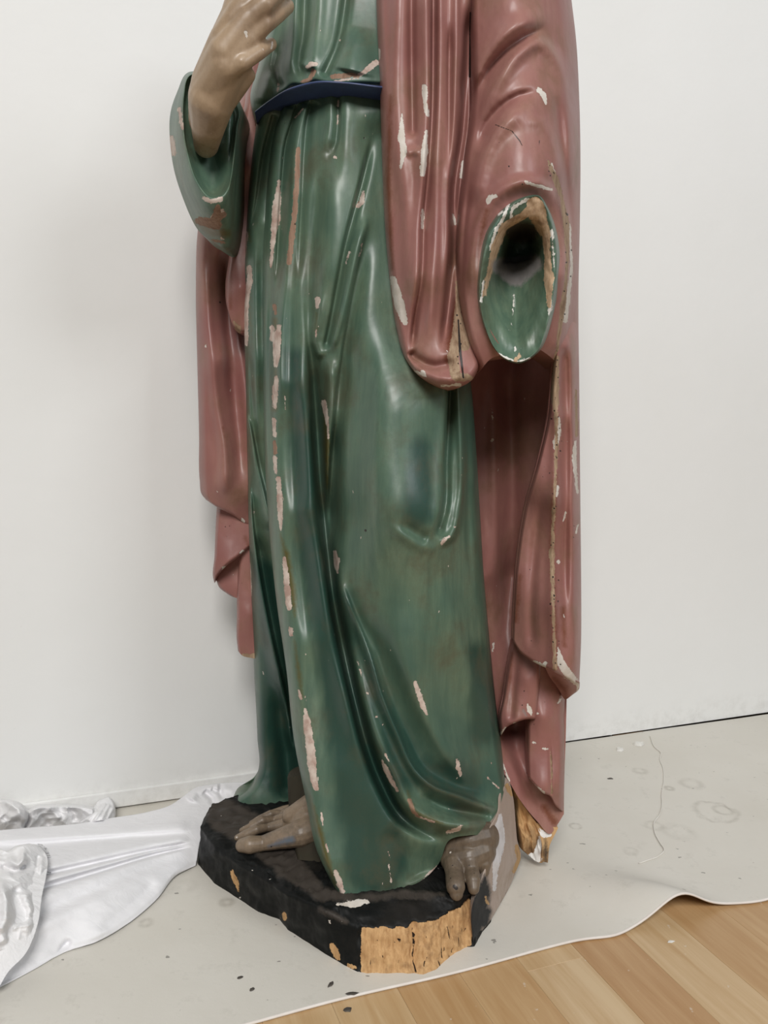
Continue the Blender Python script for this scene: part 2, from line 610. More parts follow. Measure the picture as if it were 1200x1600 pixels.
def ring_stain(col, px, py, rad, width, amt, tint):
    p = onz(px, py, 0.0)
    v = nt.nodes.new('ShaderNodeVectorMath')
    v.operation = 'DISTANCE'
    wob = nt.nodes.new('ShaderNodeVectorMath')
    wob.operation = 'ADD'
    sc = n.math('MULTIPLY', n.math('SUBTRACT', n.noise(40, 3, 0.6), 0.5), rad * 0.9)
    cb = nt.nodes.new('ShaderNodeCombineXYZ')
    nt.links.new(sc, cb.inputs[0])
    nt.links.new(sc, cb.inputs[1])
    nt.links.new(n.tc.outputs['Object'], wob.inputs[0])
    nt.links.new(cb.outputs[0], wob.inputs[1])
    nt.links.new(wob.outputs[0], v.inputs[0])
    v.inputs[1].default_value = (float(p[0]), float(p[1]), 0.0)
    d = n.math('ABSOLUTE', n.math('SUBTRACT', v.outputs['Value'], rad))
    k = n.mrange(d, 0.0, width, amt, 0.0, True)
    k = n.math('MULTIPLY', k, n.mrange(n.noise(55, 3, 0.6), 0.35, 0.6, 0.25, 1.0))
    return n.mix(k, col, tint)


for px_, py_, rad_, w_, a_ in ((899, 1291, .008, .004, .45), (1118, 1268, .032, .007, .30), (1130, 1266, .014, .006, .35), (1046, 1232, .006, .006, .5), (1000, 1205, .010, .008, .3), (1080, 1225, .016, .010, .25), (355, 1409, .006, .008, .45),
                               (228, 1442, .006, .006, .35), (290, 1385, .010, .012, .15), (1022, 1290, .012, .006, .2), (985, 1330, .008, .006, .2), (1060, 1300, .02, .012, .15)):
    c = ring_stain(c, px_, py_, rad_, w_, a_, (0.25, 0.22, 0.17))
nt.links.new(c, bs.inputs['Base Color'])
bs.inputs['Roughness'].default_value = 0.5
nt.links.new(n.bump(n.noise(25, 5, 0.65), 0.25, 0.003), bs.inputs['Normal'])
M_SHEETEDGE = simple('floor_sheet_edge', (0.74, 0.68, 0.62), (0.80, 0.75, 0.70), 40)

def cotton(name, c1, c2, wr):
    m, nt, bs = newmat(name)
    n = NT(nt)
    nt.links.new(n.ramp(n.noise(9, 4, 0.6), [(0.35, c1), (0.65, c2)]), bs.inputs['Base Color'])
    bs.inputs['Roughness'].default_value = 1.0
    bs.inputs['Specular IOR Level'].default_value = 0.0
    bs.inputs['Sheen Weight'].default_value = 0.15
    w = n.noise(38, 5, 0.62, n.mapping((1, 1.7, 1)), 0.8)
    b1 = n.bump(w, wr, 0.006)
    nt.links.new(n.bump(n.noise(700, 2, 0.5), 0.2, 0.0004, b1), bs.inputs['Normal'])
    return m


M_CLOTH = cotton('white_cotton', (0.81, 0.80, 0.815), (0.85, 0.84, 0.855), 0.25)
M_CLOTHW = cotton('white_crumpled_cotton', (0.82, 0.81, 0.815), (0.86, 0.85, 0.855), 0.5)


def wood_plank_mat(name, c1, c2, c3):
    m, nt, bs = newmat(name)
    n = NT(nt)
    oi = nt.nodes.new('ShaderNodeObjectInfo')
    v = nt.nodes.new('ShaderNodeVectorMath')
    v.operation = 'ADD'
    mp = nt.nodes.new('ShaderNodeMapping')
    mp.inputs['Scale'].default_value = (26, 1.7, 4)
    comb = nt.nodes.new('ShaderNodeCombineXYZ')
    sc = n.math('MULTIPLY', oi.outputs['Random'], 37.0)
    nt.links.new(sc, comb.inputs[0])
    nt.links.new(sc, comb.inputs[1])
    nt.links.new(n.tc.outputs['Object'], v.inputs[0])
    nt.links.new(comb.outputs[0], v.inputs[1])
    nt.links.new(v.outputs[0], mp.inputs['Vector'])
    g = n.noise(2.2, 6, 0.65, mp.outputs[0], 0.6)
    tone = n.ramp(oi.outputs['Random'], [(0.0, c1), (0.5, c2), (1.0, c3)])
    dk = n.mix(1.0, tone, (0.80, 0.70, 0.58), 'MULTIPLY')
    c = n.mix(n.mrange(g, 0.35, 0.7), tone, dk)
    c = n.mix(n.mrange(n.noise(70, 3, 0.6), 0.70, 0.74, 0, 0.35), c, (0.75, 0.72, 0.66))
    nt.links.new(c, bs.inputs['Base Color'])
    bs.inputs['Roughness'].default_value = 0.38
    nt.links.new(n.bump(g, 0.08, 0.0006), bs.inputs['Normal'])
    return m


M_PLANK = wood_plank_mat('beech_laminate', (0.47, 0.28, 0.135), (0.58, 0.40, 0.215), (0.61, 0.45, 0.27))
M_SUB = simple('subfloor_dark', (0.10, 0.07, 0.04), (0.13, 0.09, 0.05))


# ------------------------------------------------------------------ setting
A0 = np.array([-0.404, 1.158])                 # a point at the foot of the wall
AD = np.array([0.934, 0.3572]); AD /= np.linalg.norm(AD)      # along the wall
ND = np.array([AD[1], -AD[0]])                  # from the wall into the room


def wpt(s, nn, z=0.0):
    p = A0 + AD * s + ND * nn
    return (p[0], p[1], z)


WR = math.atan2(AD[1], AD[0])


def tag(o, label, cat=None, group=None, kind=None):
    if label:
        o['label'] = label
    if cat:
        o['category'] = cat
    if group:
        o['group'] = group
    if kind:
        o['kind'] = kind
    return o


def box_local(mb, s0, s1, n0, n1, z0, z1):
    v = [(s, -q, z) for z in (z0, z1) for q in (n0, n1) for s in (s0, s1)]
    mb.add(v, [(0, 1, 3, 2), (4, 6, 7, 5), (0, 4, 5, 1), (2, 3, 7, 6), (0, 2, 6, 4), (1, 5, 7, 3)])


def wall_obj(name, mb, mat, parent=None):
    o = mb.build(name, mat, parent, smooth=False)
    if parent is None:
        o.location = (A0[0], A0[1], 0)
        o.rotation_euler = (0, 0, WR)
    return o


# in wall-local space: x along the wall, -y into the room
mb = MB(); box_local(mb, -1.6, 2.3, -0.12, 0.0, 0.0022, 2.7)
wall = tag(wall_obj('wall_back', mb, M_WALL), 'off-white plastered wall behind the statue', 'wall', kind='structure')
mb = MB(); box_local(mb, -1.6, 0.33, 0.0, 0.006, 0.0022, 0.029)
trim = wall_obj('trim_1', mb, M_WALL)
tag(trim, 'low white painted strip at the foot of the wall', 'trim', kind='structure')
bev = trim.modifiers.new('bevel', 'BEVEL'); bev.width = 0.002; bev.segments = 2

# floor: a sub floor and single laminate strips
ZF = -0.0035
mb = MB(); box_local(mb, -1.6, 2.3, -0.12, 1.9, -0.05, ZF - 0.008)
floor = tag(wall_obj('floor', mb, M_SUB), 'beech laminate floor under the sheet', 'floor', kind='structure')
# strips run across the wall direction (towards the camera)
gp = onz(810, 1500, ZF)
seam_s = float((gp[:2] - A0) @ AD)
PW = 0.2195 / 3.0
mesh_cache = {}


def plank_mesh(L):
    key = round(L, 3)
    if key in mesh_cache:
        return mesh_cache[key]
    b = bmesh.new()
    bmesh.ops.create_cube(b, size=1.0)
    bmesh.ops.scale(b, vec=(PW - 0.0002, L - 0.0002, 0.008), verts=b.verts)
    bmesh.ops.bevel(b, geom=[e for e in b.edges if all(v.co.z > 0 for v in e.verts)], offset=0.00025, segments=1, affect='EDGES')
    me = bpy.data.meshes.new('floor_plank')
    b.to_mesh(me)
    b.free()
    me.materials.append(M_PLANK)
    mesh_cache[key] = me
    return me


prnd = random.Random(3)
for k in range(-9, 19):
    s = seam_s + (k + 0.5) * PW
    n0 = 0.30 - prnd.choice([0.0, 0.12, 0.2, 0.31, 0.27])
    if k == 0:
        n0 = 0.30 - 0.135
    while n0 < 1.35:
        L = prnd.choice([0.42, 0.48, 0.42, 0.36])
        o = bpy.data.objects.new('floor_plank', plank_mesh(L))
        COL.objects.link(o)
        o.parent = floor
        o.location = (s, -(n0 + L / 2), ZF - 0.004)
        n0 += L


# protective sheet lying on the boards, with a buckle in its front edge
def sheet():
    nu, nv = 420, 150
    ss = np.linspace(-1.1, 1.7, nu)
    hs = float((onz(1062, 1432, 0)[:2] - A0) @ AD)
    S, Nn = np.meshgrid(ss, np.linspace(0, 1, nv))
    edge = 0.501 + 0.0015 * np.sin(S * 23) + 0.012 * np.exp(-((S - hs - 0.13) / 0.05) ** 2) + 0.006 * np.exp(-((S - hs + 0.1) / 0.03) ** 2)
    start = 0.0008 + 0.0035 * np.clip((S - 0.85) / 0.5, 0, 1) + 0.0015 * fbm(S * 9, S * 0 + 3, 4)
    Q = start + (edge - start) * Nn
    # buckle: a hump that runs back and to the left from the edge
    ctr = hs - 0.55 * (edge - Q)
    hump = np.exp(-((S - ctr) / (0.045 + 0.05 * (1 - Nn))) ** 2)
    Z = 0.0245 * hump * np.exp(-((1 - Nn) / 0.16) ** 2) + 0.005 * hump * np.exp(-((1 - Nn) / 0.4) ** 2)
    Z += 0.0035 * np.clip(S - hs - 0.05, 0, 1) * Nn
    Z += 0.0016 * fbm(S * 5, Q * 7, 8, 3) * np.clip(np.abs(S - 0.42) * 2.0, 0, 1)
    Z = np.maximum(Z, 0)
    P = np.stack([A0[0] + AD[0] * S + ND[0] * Q, A0[1] + AD[1] * S + ND[1] * Q, Z], -1)
    lowp = P.copy()
    lowp[..., 2] -= 0.0025
    mb = MB()
    # rows run from the wall to the room; seen from above the winding must be flipped accordingly
    mb.addgrid(P)
    mb.addgrid(lowp, flip=True)
    o = mb.build('floor_sheet', M_SHEET)
    me = MB()
    e_out = P[-1].copy()
    e_low = lowp[-1].copy()
    e_top = P[-1].copy()
    nrm = np.array([ND[0], ND[1], 0])
    r = 0.0016
    rows = []
    for a in np.linspace(-0.6, math.pi + 0.6, 9):
        rows.append(P[-1] + nrm * (r * math.sin(a)) + np.array([0, 0, 1]) * (r * math.cos(a) - 0.0012))
    me.addgrid(np.array(rows))
    e = me.build('sheet_edge', M_SHEETEDGE, o)
    tag(e, 'pale cut edge of the sheet')
    tag(o, 'off-white protective floor sheet under the statue with a buckled front edge', 'floor sheet')
    return o


sheet_obj = sheet()

# ------------------------------------------------------------------ the statue
SX, SY = 0.0, 1.02
statue = bpy.data.objects.new('statue', None)
COL.objects.link(statue)
statue.location = (SX, SY, 0)
tag(statue, 'worn carved wooden statue in green robe and rose cloak, left hand missing', 'statue')
ORG = (SX, SY, 0)
ZP = 0.060                      # top of the plinth

# ---- robe -------------------------------------------------------------------
robe = MB()
robe_chips = [
    [(436, 283, 2), (433, 310, 6), (431, 340, 7), (427, 370, 4), (425, 400, 3), (423, 418, 2)],
    [(568, 299, 2), (565, 315, 5), (559, 322, 3)],
    [(426, 512, 4), (424, 530, 3)], [(436, 510, 4), (432, 530, 7), (432, 555, 6), (431, 572, 3)],
    [(432, 590, 3), (430, 612, 5), (429, 636, 3)], [(445, 618, 1.5), (446, 640, 1)],
    [(428, 655, 3), (429, 680, 4)], [(429, 715, 4), (431, 738, 3)],
    [(435, 748, 4), (437, 780, 5), (438, 810, 4), (439, 828, 2)],
    [(497, 467, 4), (496, 480, 3)], [(494, 515, 1.5), (494, 528, 1.5)],
    [(506, 628, 4), (509, 645, 4), (512, 665, 2), (513, 685, 1)],
    [(444, 872, 3), (447, 900, 5), (450, 930, 5), (451, 950, 4)], [(455, 984, 4), (455, 992, 3)],
    [(477, 1108, 3), (480, 1130, 6), (484, 1160, 7), (487, 1190, 7), (490, 1215, 6), (494, 1232, 4)],
    [(523, 862, 3), (526, 876, 5), (527, 895, 2)],
    [(648, 1066, 3), (655, 1085, 5), (661, 1105, 4), (667, 1117, 2)],
    [(597, 1188, 2), (604, 1205, 4), (613, 1222, 4), (620, 1236, 2)], [(602, 1178, 1), (608, 1190, 1)],
    [(524, 1362, 3), (530, 1378, 5), (535, 1392, 4)],
    [(714, 1187, 2), (716, 1198, 4), (720, 1212, 2)],
    [(467, 1078, 1.5), (470, 1092, 2)], [(477, 1088, 1), (480, 1098, 1)],
    [(558, 1030, 1.2), (566, 1060, 1.2)], [(574, 1083, 2.5)], [(588, 1120, 2)], [(598, 1132, 1)],
    [(690, 851, 2), (694, 844, 4), (702, 838, 2)], [(711, 823, 1.5)], [(721, 742, 1.2)], [(715, 857, 1.4)],
    [(529, 158, 1.2), (528, 166, 1.6)], [(528, 180, 1.4), (527, 194, 1.3)],
    [(461, 184, 1.3), (474, 169, 1.3)], [(524, 246, 2.6)], [(446, 190, 1.8)],
    [(547, 393, 1.2), (540, 412, 1.6)], [(566, 380, 1), (562, 400, 1)],
    [(494, 1330, 1.6), (497, 1345, 2.2)], [(502, 1270, 1.6), (504, 1288, 2)], [(510, 1320, 2.6), (513, 1330, 2)],
    [(605, 1325, 1), (609, 1340, 1)], [(607, 1350, 1), (612, 1380, 1)],
    [(768, 1192, 1.6)], [(762, 1215, 1), (780, 1232, 1)], [(650, 1275, 2.2), (678, 1284, 2)], [(700, 1300, 3), (715, 1296, 4), (722, 1290, 2)],
    [(658, 1376, 1.4), (684, 1352, 1.4), (697, 1334, 1.6), (712, 1318, 2.4)],
    [(392, 320, 2), (391, 340, 2.5)],
]
robe_wood = [[(466, 234, 4), (464, 280, 4), (461, 330, 4), (457, 360, 5), (452, 410, 4)],
             [(429, 478, 3), (431, 490, 3)], [(429, 690, 3), (430, 708, 3)], [(561, 316, 3)],
             [(640, 1250, 3), (646, 1268, 3), (655, 1277, 2)]]
robe_stain = [[(436, 830, 3), (447, 865, 8), (458, 930, 8), (461, 965, 3)], [(507, 640, 5), (510, 700, 9), (511, 760, 5)],
              [(430, 500, 6), (431, 575, 4), (429, 640, 6)], [(636, 1235, 3), (648, 1270, 6), (690, 1286, 4)],
              [(482, 1235, 3), (497, 1290, 7), (512, 1345, 7), (524, 1385, 4)], [(495, 490, 4), (494, 515, 4)],
              [(460, 1000, 3), (468, 1060, 6), (472, 1090, 4)]]
robe_holes = [[(461, 350, 1.6)], [(569, 216, 1.6)], [(571, 829, 2.2)], [(445, 193, 1.2)], [(660, 1000, 1)]]
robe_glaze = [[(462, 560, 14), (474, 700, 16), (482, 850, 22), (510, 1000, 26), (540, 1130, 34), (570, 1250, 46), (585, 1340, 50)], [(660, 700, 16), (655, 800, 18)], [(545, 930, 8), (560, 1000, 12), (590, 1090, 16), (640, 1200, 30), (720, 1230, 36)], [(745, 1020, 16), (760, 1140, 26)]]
robe_marks = {'glaze_shade': robe_glaze, 'gesso': robe_chips, 'wood': robe_wood, 'stain': robe_stain, 'hole': robe_holes}

robe_strokes = [
    # pleats below the belt
    ([(466, 160), (458, 188), (448, 220), (442, 270), (440, 300), (434, 400), (432, 470)], -8, 3, 9, 0.02, 0.25),
    ([(452, 165), (440, 200), (430, 260), (425, 340), (420, 450)], 6, 8, 8, 0.02, 0.3),
    ([(476, 160), (468, 190), (460, 240), (455, 330), (446, 430), (440, 520), (437, 640)], 9, 10, 9, 0.02, 0.1),
    ([(488, 156), (480, 184), (476, 226), (472, 310), (468, 390), (468, 450)], -6, 3, 10, 0.02, 0.3),
    ([(529, 152), (528, 200), (521, 236), (508, 250)], -7, 7, 3, 0.0, 0.25),
    ([(517, 152), (515, 200), (506, 240)], 3.5, 9, 8, 0.0, 0.3),
    ([(541, 152), (541, 220), (533, 300)], 4, 10, 14, 0.0, 0.5),
    ([(502, 240), (496, 300), (489, 380), (484, 450), (486, 540)], -9, 10, 12, 0.3, 0.2),
    ([(520, 250), (523, 300), (515, 400), (502, 480)], 7, 18, 22, 0.3, 0.3),
    # right diagonal crease and the forked ridge
    ([(584, 205), (566, 284), (552, 336), (538, 390), (528, 442), (518, 500), (508, 548)], -11, 4, 7, 0.2, 0.04),
    ([(577, 330), (562, 372), (546, 440), (530, 505), (516, 552)], 10, 7, 7, 0.2, 0.1),
    ([(578, 342), (572, 370), (558, 426), (545, 500), (533, 575), (526, 630), (519, 720), (514, 790)], -12, 3, 16, 0.2, 0.2),
    ([(508, 440), (499, 490), (495, 545), (506, 562)], 8, 6, 9, 0.4, 0.1),
    ([(517, 552), (518, 600), (516, 660), (513, 740), (510, 800)], 15, 9, 8, 0.15, 0.3),
    # right border of the left panel, and the deep gully beside it
    ([(468, 420), (473, 490), (478, 580), (484, 660), (490, 750), (500, 850), (514, 940), (528, 1020), (548, 1110), (570, 1190), (585, 1230)], 11, 16, 4, 0.3, 0.2),
    ([(484, 500), (490, 590), (496, 670), (502, 760), (512, 860), (524, 950), (540, 1030), (556, 1100), (572, 1160), (594, 1220), (630, 1280), (675, 1306), (705, 1312)], -42, 8, 9, 0.2, 0.12),
    ([(524, 640), (519, 720), (517, 800), (522, 870)], -28, 5, 12, 0.3, 0.3),
    # main ridge of the left panel and its grooves
    ([(434, 430), (432, 500), (430, 620), (432, 740), (440, 850), (450, 950), (462, 1050), (477, 1140), (489, 1230), (503, 1310), (527, 1390)], 9, 10, 22, 0.1, 0.05),
    ([(452, 500), (455, 620), (459, 740), (466, 850), (478, 960), (494, 1070), (512, 1180)], -6, 10, 12, 0.3, 0.4),
    ([(425, 440), (421, 560), (422, 680), (427, 780)], -6, 5, 6, 0.2, 0.3),
    # second fold sweeping to the right foot
    ([(526, 870), (533, 930), (548, 1010), (566, 1080), (588, 1145), (618, 1210), (645, 1262), (690, 1286), (770, 1287)], 16, 10, 12, 0.1, 0.1),
    ([(531, 905), (553, 960), (577, 1020), (597, 1087), (620, 1143), (650, 1205), (673, 1226), (720, 1244), (777, 1266)], 12, 11, 3, 0.1, 0.05),
    ([(560, 945), (588, 1010), (612, 1085), (640, 1150), (668, 1200), (705, 1222), (770, 1240)], -13, 9, 24, 0.25, 0.15),
    ([(655, 1240), (690, 1260), (730, 1270), (770, 1276)], -11, 7, 8, 0.2, 0.1),
    # soft diagonal folds of the thigh
    ([(612, 985), (637, 1050), (670, 1127), (713, 1200), (745, 1245)], 9, 14, 18, 0.3, 0.2),
    ([(640, 900), (668, 980), (705, 1080), (745, 1160), (775, 1215)], -6, 22, 26, 0.3, 0.2),
    ([(680, 900), (712, 980), (740, 1070), (768, 1150)], 6, 18, 18, 0.3, 0.3),
    # broad hollow between the two legs and the crest of the forward leg
    ([(480, 470), (486, 560), (493, 660), (500, 760), (511, 860), (528, 960), (548, 1050), (575, 1140), (605, 1210)], -20, 11, 24, 0.3, 0.3),
    ([(600, 480), (597, 580), (593, 680), (590, 780), (592, 880), (606, 960)], 15, 24, 55, 0.35, 0.4),
    ([(596, 170), (603, 300), (612, 420), (628, 530), (660, 610), (700, 640)], -17, 36, 45, 0.1, 0.3),
    # knee
    ([(703, 590), (701, 640), (697, 717), (693, 800), (680, 843)], -20, 3, 8, 0.02, 0.08),
    ([(696, 600), (694, 640), (690, 717), (685, 800), (668, 845)], 4, 10, 3, 0.02, 0.1),
    ([(716, 600), (718, 640), (721, 700), (718, 790), (705, 838), (682, 856)], 13, 7, 6, 0.02, 0.1),
    ([(600, 815), (627, 834), (660, 854), (690, 858)], 5, 10, 9, 0.35, 0.15),
    ([(620, 815), (645, 832), (668, 845)], -6, 6, 12, 0.4, 0.1),
    ([(728, 610), (731, 720), (732, 820), (736, 920)], -7, 6, 7, 0.1, 0.3),
    # flare of the hem
    ([(560, 1230), (566, 1300), (572, 1370), (574, 1395)], -5, 26, 30, 0.4, 0.0),
    ([(600, 1290), (630, 1330), (655, 1375)], -8, 18, 22, 0.3, 0.1),
]
robe_ctrl = [
    (440, 170, .980), (520, 150, .945), (600, 160, .945), (640, 160, .960),
    (415, 300, .995), (470, 300, .950), (540, 300, .932), (620, 300, .930), (680, 300, .955),
    (411, 450, .995), (450, 450, .957), (540, 450, .925), (620, 450, .912), (710, 450, .960),
    (411, 600, .985), (455, 600, .940), (505, 600, .940), (620, 600, .895), (690, 600, .905), (740, 600, .965),
    (418, 800, .970), (470, 800, .925), (510, 800, .935), (610, 800, .875), (690, 800, .890), (750, 800, .970),
    (440, 1000, .940), (490, 1000, .905), (540, 1000, .915), (620, 1000, .880), (700, 1000, .905), (765, 1000, .975),
    (470, 1200, .905), (530, 1200, .880), (600, 1200, .882), (700, 1180, .900), (785, 1190, .965),
    (505, 1330, .868), (527, 1397, Dz(527, 1397, ZP)), (570, 1395, Dz(570, 1395, ZP)), (612, 1390, Dz(612, 1390, ZP)),
    (570, 1330, .862), (657, 1377, Dz(657, 1377, ZP)), (685, 1350, Dz(685, 1350, ZP + .012)), (640, 1310, .872),
    (703, 1312, .885), (735, 1305, .888), (760, 1303, .905), (778, 1270, .930), (790, 1225, .955), (690, 1260, .885)]
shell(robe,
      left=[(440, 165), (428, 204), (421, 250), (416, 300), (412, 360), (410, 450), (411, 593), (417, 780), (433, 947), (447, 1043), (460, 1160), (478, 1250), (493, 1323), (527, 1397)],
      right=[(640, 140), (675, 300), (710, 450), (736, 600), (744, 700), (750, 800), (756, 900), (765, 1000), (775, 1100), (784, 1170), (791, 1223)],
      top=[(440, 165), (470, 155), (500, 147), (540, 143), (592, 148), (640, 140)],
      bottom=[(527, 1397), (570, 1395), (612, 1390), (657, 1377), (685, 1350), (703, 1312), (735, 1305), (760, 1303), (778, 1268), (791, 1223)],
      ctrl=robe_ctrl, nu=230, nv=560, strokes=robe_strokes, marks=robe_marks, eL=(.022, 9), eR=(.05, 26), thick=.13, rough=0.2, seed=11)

# the receding left side of the robe
left_marks = {'glaze_shade': [[(420, 900, 20), (430, 1050, 30), (440, 1200, 40)]], 'gesso': [[(384, 365, 4), (381, 385, 5), (381, 400, 4)], [(389, 418, 4), (390, 440, 5), (385, 465, 5), (384, 500, 4), (385, 538, 3)],  # teal field here paints shade into the colour of the recessed side
                        [(391, 880, 1.2), (392, 930, 1.6)], [(410, 870, 1)], [(397, 800, 1)]],
              'stain': [[(388, 360, 4), (392, 380, 3)], [(392, 455, 3), (391, 500, 3), (395, 540, 2)]]}
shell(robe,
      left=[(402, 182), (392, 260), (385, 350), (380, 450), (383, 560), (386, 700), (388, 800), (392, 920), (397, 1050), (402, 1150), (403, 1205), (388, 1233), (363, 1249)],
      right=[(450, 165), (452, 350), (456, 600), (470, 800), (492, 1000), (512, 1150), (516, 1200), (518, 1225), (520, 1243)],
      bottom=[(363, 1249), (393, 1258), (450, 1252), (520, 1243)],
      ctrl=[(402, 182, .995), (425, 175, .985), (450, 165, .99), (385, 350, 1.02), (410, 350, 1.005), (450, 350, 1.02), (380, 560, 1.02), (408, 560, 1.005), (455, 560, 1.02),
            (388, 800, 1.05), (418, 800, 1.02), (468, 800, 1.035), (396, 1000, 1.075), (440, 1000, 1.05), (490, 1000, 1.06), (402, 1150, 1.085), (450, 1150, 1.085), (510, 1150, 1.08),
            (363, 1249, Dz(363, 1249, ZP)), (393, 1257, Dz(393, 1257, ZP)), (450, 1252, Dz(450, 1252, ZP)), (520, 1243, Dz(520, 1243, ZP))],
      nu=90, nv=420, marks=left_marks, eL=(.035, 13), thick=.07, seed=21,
      strokes=[([(428, 178), (412, 242), (402, 310), (392, 360)], -6, 3, 6, 0.02, 0.1),
               ([(398, 330), (399, 450), (401, 600), (404, 700)], 7, 6, 7, 0.3, 0.3),
               ([(389, 540), (395, 640), (400, 700), (413, 760)], -5, 3, 5, 0.2, 0.2),
               ([(384, 640), (396, 693), (405, 740), (417, 793), (425, 830)], 12, 9, 2.5, 0.1, 0.1),
               ([(390, 750), (395, 827), (410, 927), (427, 1013), (447, 1100), (458, 1180)], 20, 11, 2.5, 0.1, 0.1),
               ([(402, 830), (418, 930), (434, 1010), (452, 1090), (462, 1170)], -14, 4, 9, 0.1, 0.2),
               ([(440, 1040), (446, 1140), (452, 1230)], -30, 16, 14, 0.4, 0.0)])
# lining that hangs behind the fold beside the foot
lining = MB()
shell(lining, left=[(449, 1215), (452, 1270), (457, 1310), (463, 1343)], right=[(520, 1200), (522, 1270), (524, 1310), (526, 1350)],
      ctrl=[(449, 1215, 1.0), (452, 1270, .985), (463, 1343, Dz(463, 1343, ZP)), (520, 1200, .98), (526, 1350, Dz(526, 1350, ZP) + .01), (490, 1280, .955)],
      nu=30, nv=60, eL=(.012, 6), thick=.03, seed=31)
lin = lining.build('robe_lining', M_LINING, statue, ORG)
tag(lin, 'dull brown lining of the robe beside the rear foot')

# bodice
shell(robe,
      left=[(430, -60), (425, 0), (415, 60), (402, 108), (391, 150), (399, 195)],
      right=[(640, -60), (640, 0), (640, 60), (640, 100), (640, 120), (640, 138)],
      top=[(430, -60), (540, -60), (640, -60)],
      bottom=[(399, 195), (420, 168), (445, 145), (455, 136), (478, 135), (492, 129), (505, 132), (540, 134), (565, 133), (592, 134), (640, 138)],
      ctrl=[(430, -60, .99), (540, -60, .955), (640, -60, .96), (415, 60, .985), (480, 60, .955), (540, 60, .940), (640, 60, .95), (395, 150, 1.0), (420, 140, .970),
            (455, 120, .950), (500, 110, .935), (560, 110, .925), (640, 128, .94), (399, 195, 1.0)],
      nu=150, nv=150, eL=(.03, 16), eB=(.016, 8), thick=.10, rough=0.12, seed=41,
      strokes=[([(478, -60), (477, 0), (474, 60), (468, 100), (476, 128)], -9, 7, 6, 0, 0.1),
               ([(462, -20), (458, 60), (452, 120)], 7, 8, 8, 0.1, 0.2),
               ([(545, -60), (540, 0), (525, 77), (504, 122)], -11, 6, 7, 0, 0.05),
               ([(500, -60), (497, 20), (490, 90), (487, 122)], 7, 10, 12, 0, 0.2),
               ([(560, 40), (552, 85), (545, 115)], 8, 18, 24, 0.4, 0.1),
               ([(440, 62), (430, 110), (440, 140)], -7, 6, 7, 0.3, 0.1),
               ([(422, 108), (414, 140), (408, 165)], 7, 9, 9, 0.3, 0.2),
               ([(470, 96), (480, 105), (494, 100)], 6, 5, 6, 0.2, 0.2)],
      marks={'gesso': [[(480, 105, 3), (486, 100, 5), (494, 100, 3)], [(531, 62, 1.8)], [(588, 98, 5), (572, 110, 5), (562, 117, 3)], [(435, 130, 1.5), (434, 142, 2)], [(560, 122, 1.5), (520, 127, 1.5)]],
             'wood': [[(490, 112, 4), (484, 124, 4), (470, 128, 2)], [(520, 120, 4), (548, 117, 4), (560, 119, 2)]]})
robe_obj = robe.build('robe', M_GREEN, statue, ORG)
tag(robe_obj, 'green painted pleated robe with flaked paint')

# ---- belt -------------------------------------------------------------------
mb = MB()
shell(mb, left=[(398, 174), (402, 195)], right=[(640, 138), (640, 160)],
      top=[(398, 174), (420, 157), (447, 140), (470, 132), (493, 127), (540, 128), (592, 134), (640, 138)],
      bottom=[(402, 195), (417, 178), (440, 168), (480, 158), (527, 153), (565, 154), (592, 158), (640, 160)],
      ctrl=[(399, 184, .995), (420, 166, .972), (447, 153, .950), (490, 142, .934), (540, 140, .926), (592, 145, .926), (640, 149, .94)],
      nu=120, nv=16, eT=(.006, 4), eB=(.006, 4), thick=.03, rough=0.5, seed=51)
belt = mb.build('belt', M_BLUE, statue, ORG)
tag(belt, 'narrow dark blue belt')

# ---- cloak ------------------------------------------------------------------
cloak = MB()


def holes_along(pts, n, spread, seed):
    r = np.random.default_rng(seed)
    P = catmull(np.array(pts, float), r.random(n))
    return [[(float(p[0] + r.normal() * spread), float(p[1]), float(r.uniform(0.8, 1.8)))] for p in P]


